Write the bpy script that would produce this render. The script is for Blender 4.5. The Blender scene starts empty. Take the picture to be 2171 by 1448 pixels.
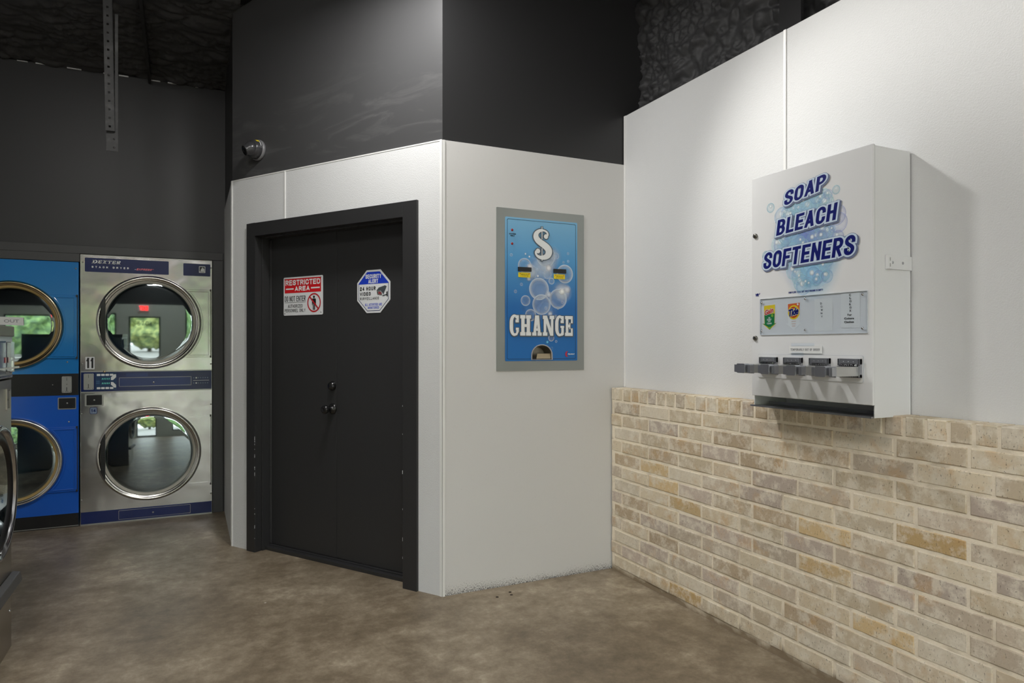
import bpy, bmesh, math, random
from mathutils import Vector, Matrix, noise
from mathutils.geometry import tessellate_polygon
random.seed(7)
S = bpy.context.scene
COL = S.collection

# ------------------------------------------------------------------ camera, world, exposure
cam_d = bpy.data.cameras.new('camera')
cam_d.sensor_width = 36.0
cam_d.lens = 1430 / 2171 * 36
cam_d.shift_y = 9 / 2171
cam_d.clip_start = 0.02
cam = bpy.data.objects.new('camera', cam_d)
COL.objects.link(cam)
cam.location = (0, 0, 1.335)
cam.rotation_euler = (math.radians(90), 0, math.radians(-25.55))
S.camera = cam
S.view_settings.view_transform = 'Standard'
S.view_settings.look = 'None'
S.view_settings.gamma = 1
S.view_settings.use_curve_mapping = False
S.view_settings.exposure = 0.13
S.cycles.transparent_max_bounces = 64
W = bpy.data.worlds.new('sky')
S.world = W
W.use_nodes = True
wn = W.node_tree.nodes
wb = wn['Background']
wb.inputs[0].default_value = (0.93, 0.97, 1.0, 1)
wb.inputs[1].default_value = 9.0

KEY_W = 370     # spotlight on the dispenser
DOOR_W = 29     # small lamp over the doorway
FILL_W = 31     # each ceiling lamp added out of view as fill


# ------------------------------------------------------------------ helpers
def lin(c):
    return tuple((x / 255 / 12.92) if x / 255 <= 0.04045 else ((x / 255 + 0.055) / 1.055) ** 2.4 for x in c)


MATS = {}


def mat(name, rgb, rough=0.5, metal=0.0, spec=0.5, coat=0.0, bump=None, var=None, emit=None, aniso=0.0):
    """bump=(scale, strength, distance); var=(rgb2, scale, detail, lo, hi)"""
    m = bpy.data.materials.new(name)
    m.use_nodes = True
    nt = m.node_tree
    b = nt.nodes['Principled BSDF']
    b.inputs['Base Color'].default_value = (*lin(rgb), 1)
    b.inputs['Roughness'].default_value = rough
    b.inputs['Metallic'].default_value = metal
    b.inputs['Specular IOR Level'].default_value = spec
    b.inputs['Coat Weight'].default_value = coat
    b.inputs['Coat Roughness'].default_value = 0.08
    b.inputs['Anisotropic'].default_value = aniso
    tc = None
    if bump or var:
        tc = nt.nodes.new('ShaderNodeTexCoord')
    if bump:
        n = nt.nodes.new('ShaderNodeTexNoise')
        n.inputs['Scale'].default_value = bump[0]
        n.inputs['Detail'].default_value = 3
        nt.links.new(tc.outputs['Object'], n.inputs['Vector'])
        bp = nt.nodes.new('ShaderNodeBump')
        bp.inputs['Strength'].default_value = bump[1]
        bp.inputs['Distance'].default_value = bump[2]
        nt.links.new(n.outputs['Fac'], bp.inputs['Height'])
        nt.links.new(bp.outputs['Normal'], b.inputs['Normal'])
    if var:
        n = nt.nodes.new('ShaderNodeTexNoise')
        n.inputs['Scale'].default_value = var[1]
        n.inputs['Detail'].default_value = var[2]
        nt.links.new(tc.outputs['Object'], n.inputs['Vector'])
        r = nt.nodes.new('ShaderNodeMapRange')
        r.inputs['From Min'].default_value = var[3]
        r.inputs['From Max'].default_value = var[4]
        nt.links.new(n.outputs['Fac'], r.inputs['Value'])
        mx = nt.nodes.new('ShaderNodeMix')
        mx.data_type = 'RGBA'
        mx.inputs['A'].default_value = (*lin(rgb), 1)
        mx.inputs['B'].default_value = (*lin(var[0]), 1)
        nt.links.new(r.outputs['Result'], mx.inputs['Factor'])
        nt.links.new(mx.outputs['Result'], b.inputs['Base Color'])
    if emit:
        b.inputs['Emission Color'].default_value = (*lin(rgb), 1)
        b.inputs['Emission Strength'].default_value = emit
    MATS[name] = m
    return m


def N(nt, kind, **kw):
    n = nt.nodes.new(kind)
    for k, v in kw.items():
        if hasattr(n, k) and k not in n.inputs:
            setattr(n, k, v)
        else:
            n.inputs[k].default_value = v
    return n


class MB:
    """collects geometry in a front-view frame: X right, Y into the wall, Z up"""

    def __init__(self):
        self.v, self.f, self.m, self.s, self.uv = [], [], [], [], {}

    def add(self, vs, fs, mi=0, smooth=False):
        o = len(self.v)
        self.v += [tuple(p) for p in vs]
        for f in fs:
            self.f.append(tuple(i + o for i in f))
            self.m.append(mi)
            self.s.append(smooth)

    def box(self, x0, x1, y0, y1, z0, z1, mi=0):
        vs = [(x, y, z) for x in (x0, x1) for y in (y0, y1) for z in (z0, z1)]
        self.add(vs, [(0, 1, 3, 2), (4, 6, 7, 5), (0, 4, 5, 1), (2, 3, 7, 6), (0, 2, 6, 4), (1, 5, 7, 3)], mi)

    def hexa(self, bottom, top, mi=0):
        self.add(bottom + top, [(0, 1, 2, 3), (7, 6, 5, 4), (0, 4, 5, 1), (1, 5, 6, 2), (2, 6, 7, 3), (3, 7, 4, 0)], mi)

    def prism(self, poly, y0, y1, mi=0, holes=(), side_mi=None):
        loops = [list(poly)] + [list(h) for h in holes]
        flat = [p for l in loops for p in l]
        tris = tessellate_polygon([[Vector((p[0], p[1], 0)) for p in l] for l in loops])
        n = len(flat)
        vs = [(p[0], y0, p[1]) for p in flat] + [(p[0], y1, p[1]) for p in flat]
        fs = [tuple(t) for t in tris] + [tuple(i + n for i in reversed(t)) for t in tris]
        self.add(vs, fs, mi)
        o = 0
        fs = []
        for l in loops:
            k = len(l)
            for i in range(k):
                a, b = o + i, o + (i + 1) % k
                fs.append((a, b, b + n, a + n))
            o += k
        self.add(vs, fs, mi if side_mi is None else side_mi)

    def flat(self, V, F, y, mi=0):
        self.add([(p[0], y, p[1]) for p in V], F, mi)

    def pieces(self, V, F, y, mi=0, dy=2e-6):
        """overlapping pieces of one colour, each a hair in front of the last"""
        o = len(self.v)
        vs = [[p[0], y, p[1]] for p in V]
        for k, f in enumerate(F):
            for i in f:
                vs[i][1] = y - dy * k
        self.add(vs, F, mi)

    def poly(self, pts, y, mi=0):
        self.flat(pts, [tuple(t) for t in tessellate_polygon([[Vector((p[0], p[1], 0)) for p in pts]])], y, mi)

    def lathe(self, prof, cx, cz, seg=64, mi=0, smooth=True, a0=0.0, a1=2 * math.pi):
        full = abs(a1 - a0 - 2 * math.pi) < 1e-6
        k = seg if full else seg + 1
        vs, fs = [], []
        for r, y in prof:
            for i in range(k):
                a = a0 + (a1 - a0) * i / seg
                vs.append((cx + r * math.cos(a), y, cz + r * math.sin(a)))
        for j in range(len(prof) - 1):
            for i in range(seg):
                i2 = (i + 1) % k
                fs.append((j * k + i, j * k + i2, (j + 1) * k + i2, (j + 1) * k + i))
        self.add(vs, fs, mi, smooth)

    def disc(self, cx, cz, r, y, seg=32, mi=0):
        self.flat([(cx + r * math.cos(2 * math.pi * i / seg), cz + r * math.sin(2 * math.pi * i / seg)) for i in range(seg)],
                  [tuple(range(seg))], y, mi)

    def dome(self, cx, cz, r, y, h, seg=20, mi=0):
        pr = [(r, y)] + [(r * math.cos(t), y - h * math.sin(t)) for t in (0.5, 0.9, 1.25)] + [(0.0005, y - h)]
        self.lathe(pr, cx, cz, seg, mi)

    def tube(self, pts, r, seg=10, mi=0):
        P = [Vector(p) for p in pts]
        rings = []
        for i, p in enumerate(P):
            d = (P[min(i + 1, len(P) - 1)] - P[max(i - 1, 0)]).normalized()
            a = d.orthogonal().normalized() if abs(d.z) > 0.9 else d.cross(Vector((0, 0, 1))).normalized()
            b = d.cross(a)
            rings.append([p + a * r * math.cos(2 * math.pi * k / seg) + b * r * math.sin(2 * math.pi * k / seg) for k in range(seg)])
        vs = [q for rg in rings for q in rg]
        fs = []
        for i in range(len(P) - 1):
            for k in range(seg):
                fs.append((i * seg + k, i * seg + (k + 1) % seg, (i + 1) * seg + (k + 1) % seg, (i + 1) * seg + k))
        fs += [tuple(range(seg)), tuple((len(P) - 1) * seg + k for k in reversed(range(seg)))]
        self.add(vs, fs, mi, True)

    def xform(self, M):
        self.v = [tuple(M @ Vector(p)) for p in self.v]
        return self

    def build(self, name, mats, parent=None, bevel=0, recalc=True, off=(0, 0, 0)):
        me = bpy.data.meshes.new(name)
        me.from_pydata([(p[0] - off[0], p[1] - off[1], p[2] - off[2]) for p in self.v], [], self.f)
        if not isinstance(mats, (list, tuple)):
            mats = [mats]
        for x in mats:
            me.materials.append(x)
        me.polygons.foreach_set('material_index', self.m)
        me.polygons.foreach_set('use_smooth', self.s)
        if recalc:
            bm = bmesh.new()
            bm.from_mesh(me)
            if bevel:
                bmesh.ops.remove_doubles(bm, verts=bm.verts, dist=1e-6)
            bmesh.ops.recalc_face_normals(bm, faces=bm.faces)
            bm.to_mesh(me)
            bm.free()
        o = bpy.data.objects.new(name, me)
        COL.objects.link(o)
        if parent:
            o.parent = parent
        if bevel:
            md = o.modifiers.new('bevel', 'BEVEL')
            md.width = bevel
            md.segments = 2
            md.limit_method = 'ANGLE'
            md.angle_limit = math.radians(50)
        return o


class Thing:
    def __init__(self, name, label, cat, loc, rot=0.0, group=None):
        e = bpy.data.objects.new(name, None)
        e.empty_display_size = 0.1
        COL.objects.link(e)
        e.location = loc
        e.rotation_euler = (0, 0, rot)
        e['label'] = label
        e['category'] = cat
        if group:
            e['group'] = group
        self.e = e
        self.z = loc[2]

    def part(self, name, mb, mats, parent=None, label=None, bevel=0):
        o = mb.build(name, mats, parent or self.e, bevel, off=(0, 0, self.z))
        if label:
            o['label'] = label
        return o


def single(o, label, cat, group=None):
    o['label'] = label
    o['category'] = cat
    if group:
        o['group'] = group
    return o


def struct(name, mb, mats, bevel=0, M=None, parent=None):
    if M is not None:
        mb.xform(M)
    o = mb.build(name, mats, parent, bevel)
    if parent is None:
        o['kind'] = 'structure'
    return o


def rr(x0, x1, z0, z1, r, n=5):
    p = []
    for cx, cz, a in ((x1 - r, z1 - r, 0), (x0 + r, z1 - r, 90), (x0 + r, z0 + r, 180), (x1 - r, z0 + r, 270)):
        for i in range(n + 1):
            t = math.radians(a + 90 * i / n)
            p.append((cx + r * math.cos(t), cz + r * math.sin(t)))
    return p


def circ(cx, cz, r, n=64):
    return [(cx + r * math.cos(2 * math.pi * i / n), cz + r * math.sin(2 * math.pi * i / n)) for i in range(n)]


_tc = {}


def text2d(s, shear=0.0, spacing=1.0):
    key = (s, shear, spacing)
    if key in _tc:
        return _tc[key]
    c = bpy.data.curves.new('t', 'FONT')
    c.body = s
    c.shear = shear
    c.space_character = spacing
    c.resolution_u = 4
    c.fill_mode = 'FRONT'
    o = bpy.data.objects.new('t', c)
    COL.objects.link(o)
    dg = bpy.context.evaluated_depsgraph_get()
    me = bpy.data.meshes.new_from_object(o.evaluated_get(dg))
    V = [(v.co.x, v.co.y) for v in me.vertices]
    F = [tuple(p.vertices) for p in me.polygons]
    bpy.data.objects.remove(o)
    bpy.data.meshes.remove(me)
    bpy.data.curves.remove(c)
    # keep front faces only once (merge duplicates)
    seen, F2 = set(), []
    key2 = {}
    idx = []
    for p in V:
        k = (round(p[0], 5), round(p[1], 5))
        idx.append(key2.setdefault(k, len(key2)))
    V2 = list(key2.keys())
    for f in F:
        g = tuple(idx[i] for i in f)
        if len(set(g)) < 3 or frozenset(g) in seen:
            continue
        seen.add(frozenset(g))
        F2.append(g)
    _tc[key] = (V2, F2)
    return V2, F2


def fit(V, x0, x1, z0, z1):
    a0, a1 = min(p[0] for p in V), max(p[0] for p in V)
    b0, b1 = min(p[1] for p in V), max(p[1] for p in V)
    sx = (x1 - x0) / max(a1 - a0, 1e-9)
    sz = (z1 - z0) / max(b1 - b0, 1e-9)
    return [(x0 + (p[0] - a0) * sx, z0 + (p[1] - b0) * sz) for p in V]


def boundary(F):
    cnt = {}
    for f in F:
        for i in range(len(f)):
            e = (f[i], f[(i + 1) % len(f)])
            k = tuple(sorted(e))
            cnt[k] = cnt.get(k, 0) + 1
    return [k for k, c in cnt.items() if c == 1]


def grow(V, F, r, n=8):
    """stroke every boundary edge with width 2r; returns only the stroke"""
    V2, F2 = [], []
    used = set()
    for a, b in boundary(F):
        p, q = Vector(V[a]), Vector(V[b])
        d = q - p
        if d.length < 1e-7:
            continue
        t = Vector((-d.y, d.x)).normalized() * r
        o = len(V2)
        V2 += [tuple(p + t), tuple(p - t), tuple(q - t), tuple(q + t)]
        F2.append((o, o + 1, o + 2, o + 3))
        used |= {a, b}
    for a in used:
        o = len(V2)
        V2 += [(V[a][0] + r * math.cos(2 * math.pi * i / n), V[a][1] + r * math.sin(2 * math.pi * i / n)) for i in range(n)]
        F2.append(tuple(range(o, o + n)))
    return V2, F2


def text(mb, s, x0, x1, z0, z1, y, mi=0, bold=0.0, shear=0.0, spacing=1.0):
    V, F = text2d(s, shear, spacing)
    V = fit(V, x0 + bold, x1 - bold, z0 + bold, z1 - bold)
    mb.flat(V, F, y, mi)
    if bold:
        g = grow(V, F, bold)
        mb.pieces(g[0], g[1], y - 0.00002, mi)


def arc(cx, cz, rx, rz, a0, a1, n=9):
    return [(cx + rx * math.cos(math.radians(a0 + (a1 - a0) * i / n)), cz + rz * math.sin(math.radians(a0 + (a1 - a0) * i / n))) for i in range(n + 1)]


def glyphs():
    U, L = (.5, .74, .5, .26), (.5, .26, .5, .26)
    O = arc(*U, 0, 180) + arc(*L, 180, 360) + [(1, .74)]
    bowl = [(0, 1), (.5, 1)] + arc(.5, .745, .5, .255, 90, -90)[1:] + [(0, .49)]
    S_ = [(1, .755)] + arc(.5, .78, .5, .22, 0, 180) + bez([(0, .76), (0, .52), (1, .50), (1, .24)], 9)[1:] + arc(.5, .22, .5, .22, 0, -180)[1:] + [(0, .245)]
    g = {'O': [O], '0': [O], 'C': [[(1, .735)] + arc(*U, 0, 180) + arc(*L, 180, 360) + [(1, .265)]], 'S': [S_],
         'G': [[(1, .735)] + arc(*U, 0, 180) + arc(*L, 180, 360) + [(1, .46), (.6, .46)]],
         'U': [[(0, 1), (0, .26)] + arc(*L, 180, 360) + [(1, 1)]], 'J': [[(0, .3)] + arc(*L, 180, 360) + [(1, 1)]],
         'D': [[(0, 0), (0, 1), (.5, 1)] + arc(*U, 90, 0)[1:] + arc(*L, 0, -90) + [(0, 0)]],
         'P': [[(0, 0), (0, 1)], bowl], 'R': [[(0, 0), (0, 1)], bowl, [(.42, .49), (.98, 0)]],
         'B': [[(0, 0), (0, 1)], [(0, 1), (.5, 1)] + arc(.5, .76, .44, .24, 90, -90)[1:] + [(0, .52)], [(0, .52), (.5, .52)] + arc(.5, .26, .5, .26, 90, -90)[1:] + [(0, 0)]],
         'A': [[(.02, 0), (.5, 1), (.98, 0)], [(.2, .26), (.8, .26)]], 'E': [[(1, 0), (0, 0), (0, 1), (1, 1)], [(0, .52), (.88, .52)]],
         'F': [[(0, 0), (0, 1), (1, 1)], [(0, .50), (.85, .50)]], 'H': [[(0, 0), (0, 1)], [(1, 0), (1, 1)], [(0, .52), (1, .52)]],
         'I': [[(.5, 0), (.5, 1)]], 'K': [[(0, 0), (0, 1)], [(0, .36), (1, 1)], [(.35, .56), (1, 0)]], 'L': [[(0, 1), (0, 0), (1, 0)]],
         'M': [[(0, 0), (0, 1), (.5, .12), (1, 1), (1, 0)]], 'N': [[(0, 0), (0, 1)], [(0, 1), (1, 0)], [(1, 0), (1, 1)]],
         'T': [[(0, 1), (1, 1)], [(.5, 0), (.5, 1)]], 'V': [[(0, 1), (.5, 0), (1, 1)]], 'W': [[(0, 1), (.25, 0), (.5, .85), (.75, 0), (1, 1)]],
         'X': [[(0, 0), (1, 1)], [(0, 1), (1, 0)]], 'Y': [[(0, 1), (.5, .45), (1, 1)], [(.5, 0), (.5, .45)]], 'Z': [[(0, 1), (1, 1), (0, 0), (1, 0)]],
         '1': [[(.7, 0), (.7, 1)], [(.7, 1), (.2, .78)]], '2': [[(0, .68)] + arc(*U, 180, 0) + bez([(1, .74), (1, .5), (.1, .3), (0, 0)], 8)[1:] + [(1, 0)]],
         '4': [[(.74, 0), (.74, 1), (0, .28), (1, .28)]], '5': [[(.95, 1), (.08, 1), (0, .52), (.5, .62)] + arc(.5, .31, .5, .31, 80, -180)], '7': [[(0, 1), (1, 1), (.3, 0)]],
         '$': [S_, [(.5, -.1), (.5, 1.1)]]}
    return g


GL = {}
WID = {'M': 1.35, 'W': 1.5, 'I': 0.0, '1': .55, ' ': .45, 'L': .9, 'F': .9, 'E': .92, 'T': .95, 'A': 1.08, 'V': 1.05}


def block(s, x0, x1, z0, z1, t, gap, extra=0.0):
    """condensed block capitals as stroked polygons, t = stroke width, extra = outline growth"""
    if not GL:
        GL.update(glyphs())
    nI = sum(1 for c in s if c == 'I')
    tot = sum(WID.get(c, 1) for c in s)
    unit = (x1 - x0 - gap * (len(s) - 1) - nI * t) / max(tot, 1e-6)
    out, x = [], x0
    for c in s:
        w = t if c == 'I' else unit * WID.get(c, 1)
        h2 = t / 2 + extra
        if c != ' ':
            bx0, bx1, bz0, bz1 = x - extra, x + w + extra, z0 - extra, z1 + extra
            cl = lambda p: (min(max(p[0], bx0), bx1), min(max(p[1], bz0), bz1))
            for path in GL[c]:
                P = [Vector((x + t / 2 + (w - t) * p[0], z0 + t / 2 + (z1 - z0 - t) * p[1])) for p in path]
                n = len(P)
                for i in range(n - 1):
                    d = P[i + 1] - P[i]
                    if d.length < 1e-9:
                        continue
                    d.normalize()
                    def ext(j, sgn):
                        if j == 0 or j == n - 1:
                            if (P[0] - P[-1]).length < 1e-6:
                                return 0.0
                            return h2
                        q = (P[j] - P[j - 1]).angle(P[j + 1] - P[j], 0)
                        return h2 if q > 0.7 else 0.0
                    a = P[i] - d * ext(i, 0)
                    b = P[i + 1] + d * ext(i + 1, 1)
                    nn = Vector((-d.y, d.x)) * h2
                    out.append([cl(q) for q in (a - nn, b - nn, b + nn, a + nn)])
                    if i:
                        if (P[i] - P[i - 1]).angle(P[i + 1] - P[i], 0) <= 0.7:
                            out.append([cl((P[i].x + h2 * math.cos(k * math.pi / 6), P[i].y + h2 * math.sin(k * math.pi / 6))) for k in range(12)])
        x += w + gap
    return out


def btext(mb, s, x0, x1, z0, z1, y, mi=0, t=None, gap=None, shear=0.0, extra=0.0, place=None):
    h = z1 - z0
    t = t or h * .2
    gap = t * .6 if gap is None else gap
    for k, g in enumerate(block(s, x0, x1, z0, z1, t, gap, extra)):
        if place:
            g = [place(p) for p in g]
        elif shear:
            g = [(p[0] + shear * (p[1] - z0 - h / 2), p[1]) for p in g]
        mb.flat(g, [tuple(range(len(g)))], y - .000004 * (k % 12), mi)


def bez(pts, n=10):
    """piecewise cubic bezier points p0 c c p c c p ..."""
    out = []
    for i in range(0, len(pts) - 3, 3):
        a, b, c, d = [Vector(p) for p in pts[i:i + 4]]
        for k in range(n + (1 if i + 4 >= len(pts) else 0)):
            t = k / n
            out.append(tuple(a * (1 - t) ** 3 + b * 3 * t * (1 - t) ** 2 + c * 3 * t * t * (1 - t) + d * t ** 3))
    return out


# ------------------------------------------------------------------ materials
white_panel = mat('white_panel', (220, 221, 221), 0.55, spec=0.4, bump=(210, 0.35, 0.004))
white_smooth = mat('white_painted_board', (222, 221, 219), 0.45, bump=(60, 0.05, 0.002))
white_trim = mat('white_trim', (234, 234, 232), 0.35)
white_enamel = mat('white_enamel', (232, 233, 234), 0.25)
dark_wall = mat('charcoal_wall', (45, 45, 46), 0.42, bump=(140, 0.05, 0.002))
dark_board = mat('charcoal_board', (66, 66, 67), 0.45)
dark_door = mat('charcoal_door', (47, 47, 48), 0.42, bump=(80, 0.04, 0.002))
black_plastic = mat('black_plastic', (22, 22, 24), 0.35)
black_ink = mat('black_ink', (20, 20, 22), 0.5)
grey_ink = mat('grey_ink', (70, 76, 82), 0.5)
pencil = mat('pencil', (150, 152, 154), 0.6)
navy_ink = mat('navy_ink', (8, 22, 110), 0.35)
pale_ink = mat('pale_ink', (205, 222, 238), 0.4)
haze_ink = mat('slate_ink', (112, 122, 150), 0.4)
white_ink = mat('white_ink', (236, 238, 238), 0.4)
red_ink = mat('red_ink', (214, 22, 32), 0.35)
red_ring = mat('red_ring_ink', (190, 30, 40), 0.35)
blue_ink = mat('blue_ink', (28, 62, 196), 0.35)
sign_white = mat('sign_white', (228, 230, 232), 0.3)
paper = mat('paper', (232, 233, 232), 0.7)
steel = mat('stainless_steel', (206, 205, 204), 0.22, 1.0, var=((190, 189, 187), 4, 3, 0.35, 0.65), bump=(2.0, 0.35, 0.05))
steel_dull = mat('brushed_steel', (172, 172, 168), 0.38, 0.9)
chrome = mat('chrome', (190, 190, 192), 0.16, 1.0)
chrome_dark = mat('dark_chrome', (172, 174, 180), 0.32, 0.85)
ring_steel = mat('ring_steel', (226, 224, 218), 0.24, 1.0)
ring_bronze = mat('ring_bronze', (196, 178, 146), 0.2, 1.0)
gasket = mat('cream_gasket', (178, 174, 162), 0.4)
gasket_gold = mat('gold_gasket', (176, 150, 96), 0.4)
drum = mat('drum_metal', (70, 88, 96), 0.4, 0.3)
navy_plate = mat('navy_plate', (22, 38, 92), 0.25)
navy_light = mat('navy_plate_pale', (34, 54, 112), 0.25)  # paler navy for the access panel and instruction print
blue_paint = mat('blue_paint', (30, 126, 200), 0.22, coat=0.3)
teal_panel = mat('teal_panel', (20, 58, 98), 0.3)
lcd = mat('green_display', (96, 190, 170), 0.3, emit=0.25)
bronze_label = mat('sticker_blue', (120, 136, 160), 0.4)
frame_steel = mat('satin_frame', (158, 162, 158), 0.36, 0.75)
yellow_ink = mat('yellow_label', (240, 214, 20), 0.45)
orange_ink = mat('orange_card', (232, 110, 52), 0.45)
deep_orange = mat('deep_orange_card', (206, 68, 28), 0.45)
yellow_card = mat('yellow_card', (248, 216, 44), 0.45)
green_card = mat('green_card', (26, 132, 74), 0.45)
lime_card = mat('lime_card', (140, 190, 60), 0.45)
red_led = mat('red_lamp', (150, 26, 26), 0.3)
lamp_white = mat('lamp_diffuser', (255, 250, 242), 0.5, emit=6)
exit_red = mat('exit_red', (255, 30, 24), 0.4, emit=9)
foam = mat('sprayed_foam', (62, 62, 63), 0.55, spec=0.35, bump=(60, 0.15, 0.004))
angle_grey = mat('painted_angle', (50, 50, 50), 0.55, var=((78, 78, 78), 14, 4, 0.5, 0.7))
washer_steel = mat('washer_steel', (170, 166, 160), 0.3, 1.0)
bumper_grey = mat('bumper_grey', (84, 84, 84), 0.5)
asphalt = mat('asphalt', (150, 146, 140), 0.9)
leaf = mat('leaf', (126, 156, 92), 0.8, var=((74, 100, 66), 3.2, 5, 0.4, 0.6))
leaf2 = mat('leaf_yellow', (176, 182, 112), 0.8, var=((104, 122, 76), 3.2, 5, 0.4, 0.6))
bark = mat('bark', (84, 70, 56), 0.9)

# glass: clear body with a mirror share that rises towards grazing angles
def glass_mat(name, tint, base, edge, rough=0.02, gcol=(1, 1, 1)):
    m = bpy.data.materials.new(name)
    m.use_nodes = True
    nt = m.node_tree
    nt.nodes.remove(nt.nodes['Principled BSDF'])
    out = nt.nodes['Material Output']
    tr = N(nt, 'ShaderNodeBsdfTransparent')
    tr.inputs[0].default_value = (*tint, 1)
    gl = N(nt, 'ShaderNodeBsdfGlossy')
    gl.inputs['Roughness'].default_value = rough
    gl.inputs['Color'].default_value = (*gcol, 1)
    lw = N(nt, 'ShaderNodeLayerWeight')
    lw.inputs['Blend'].default_value = 0.2
    mr_ = N(nt, 'ShaderNodeMapRange')
    mr_.inputs['To Min'].default_value = base
    mr_.inputs['To Max'].default_value = edge
    nt.links.new(lw.outputs['Fresnel'], mr_.inputs['Value'])
    mx = N(nt, 'ShaderNodeMixShader')
    nt.links.new(mr_.outputs['Result'], mx.inputs[0])
    nt.links.new(tr.outputs[0], mx.inputs[1])
    nt.links.new(gl.outputs[0], mx.inputs[2])
    nt.links.new(mx.outputs[0], out.inputs['Surface'])
    return m


door_glass = glass_mat('dryer_glass', (0.42, 0.52, 0.54), 0.30, 0.8, 0.03, (0.84, 0.97, 1.0))
acrylic = glass_mat('clear_acrylic', (0.95, 0.97, 0.99), 0.02, 0.12, 0.08)
pane_glass = glass_mat('pane_glass', (0.94, 0.96, 0.95), 0.03, 0.6)

# floor: stained concrete
floor_m = bpy.data.materials.new('stained_concrete')
floor_m.use_nodes = True
nt = floor_m.node_tree
b = nt.nodes['Principled BSDF']
tc = N(nt, 'ShaderNodeTexCoord')
n1 = N(nt, 'ShaderNodeTexNoise', Scale=1.5, Detail=9, Roughness=0.66, Distortion=0.15)
n2 = N(nt, 'ShaderNodeTexNoise', Scale=11.0, Detail=10, Roughness=0.78, Distortion=0.1)
n3 = N(nt, 'ShaderNodeTexNoise', Scale=46.0, Detail=4)
for n in (n1, n2, n3):
    nt.links.new(tc.outputs['Object'], n.inputs['Vector'])
ad = N(nt, 'ShaderNodeMath', operation='MULTIPLY_ADD')
nt.links.new(n1.outputs['Fac'], ad.inputs[0])
ad.inputs[1].default_value = 0.55
ml = N(nt, 'ShaderNodeMath', operation='MULTIPLY')
ml.inputs[1].default_value = 0.45
nt.links.new(n2.outputs['Fac'], ml.inputs[0])
nt.links.new(ml.outputs[0], ad.inputs[2])
cr = N(nt, 'ShaderNodeValToRGB')
e = cr.color_ramp.elements
e[0].position, e[0].color = 0.36, (*lin((98, 87, 71)), 1)
e[1].position, e[1].color = 0.66, (*lin((192, 180, 158)), 1)
x = e.new(0.47); x.color = (*lin((125, 112, 93)), 1)
x = e.new(0.55); x.color = (*lin((149, 136, 116)), 1)
nt.links.new(ad.outputs[0], cr.inputs['Fac'])
# pale specks
sp = N(nt, 'ShaderNodeTexVoronoi', Scale=7.0)
nt.links.new(tc.outputs['Object'], sp.inputs['Vector'])
lt = N(nt, 'ShaderNodeMath', operation='LESS_THAN')
lt.inputs[1].default_value = 0.045
nt.links.new(sp.outputs['Distance'], lt.inputs[0])
gt = N(nt, 'ShaderNodeMath', operation='GREATER_THAN')
gt.inputs[1].default_value = 0.82
nt.links.new(sp.outputs['Color'], gt.inputs[0])
mm = N(nt, 'ShaderNodeMath', operation='MULTIPLY')
nt.links.new(lt.outputs[0], mm.inputs[0])
nt.links.new(gt.outputs[0], mm.inputs[1])
mx = N(nt, 'ShaderNodeMix', data_type='RGBA')
mx.inputs['B'].default_value = (*lin((214, 208, 198)), 1)
nt.links.new(mm.outputs[0], mx.inputs['Factor'])
nt.links.new(cr.outputs['Color'], mx.inputs['A'])
nt.links.new(mx.outputs['Result'], b.inputs['Base Color'])
b.inputs['Roughness'].default_value = 0.42
b.inputs['Specular IOR Level'].default_value = 0.35
bp = N(nt, 'ShaderNodeBump', Strength=0.12, Distance=0.004)
nt.links.new(n3.outputs['Fac'], bp.inputs['Height'])
nt.links.new(bp.outputs['Normal'], b.inputs['Normal'])

# painted board with scuffed bottom edge
scuff_m = bpy.data.materials.new('scuffed_white_board')
scuff_m.use_nodes = True
nt = scuff_m.node_tree
b = nt.nodes['Principled BSDF']
b.inputs['Roughness'].default_value = 0.5
tc = N(nt, 'ShaderNodeTexCoord')
sx = N(nt, 'ShaderNodeSeparateXYZ')
nt.links.new(tc.outputs['Object'], sx.inputs[0])
n1 = N(nt, 'ShaderNodeTexNoise', Scale=380.0, Detail=3)
mp = N(nt, 'ShaderNodeMapping')
mp.inputs['Scale'].default_value = (1.0, 1.0, 0.35)
nt.links.new(tc.outputs['Object'], mp.inputs[0])
nt.links.new(mp.outputs[0], n1.inputs['Vector'])
n2 = N(nt, 'ShaderNodeTexNoise', Scale=3.0, Detail=3)
nt.links.new(tc.outputs['Object'], n2.inputs['Vector'])
hgt = N(nt, 'ShaderNodeMath', operation='MULTIPLY')
hgt.inputs[1].default_value = 0.13
nt.links.new(n2.outputs['Fac'], hgt.inputs[0])
rat = N(nt, 'ShaderNodeMath', operation='DIVIDE')
nt.links.new(sx.outputs['Z'], rat.inputs[0])
nt.links.new(hgt.outputs[0], rat.inputs[1])
thr = N(nt, 'ShaderNodeMapRange')
thr.inputs['From Min'].default_value = 0.0
thr.inputs['From Max'].default_value = 1.0
thr.inputs['To Min'].default_value = 0.42
thr.inputs['To Max'].default_value = 0.70
nt.links.new(rat.outputs[0], thr.inputs['Value'])
sb = N(nt, 'ShaderNodeMath', operation='SUBTRACT')
nt.links.new(n1.outputs['Fac'], sb.inputs[0])
nt.links.new(thr.outputs['Result'], sb.inputs[1])
mr = N(nt, 'ShaderNodeMapRange')
mr.inputs['From Min'].default_value = 0.0
mr.inputs['From Max'].default_value = 0.14
nt.links.new(sb.outputs[0], mr.inputs['Value'])
mx = N(nt, 'ShaderNodeMix', data_type='RGBA')
mx.inputs['A'].default_value = (*lin((216, 215, 213)), 1)
mx.inputs['B'].default_value = (*lin((60, 60, 62)), 1)
nt.links.new(mr.outputs['Result'], mx.inputs['Factor'])
nt.links.new(mx.outputs['Result'], b.inputs['Base Color'])

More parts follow.
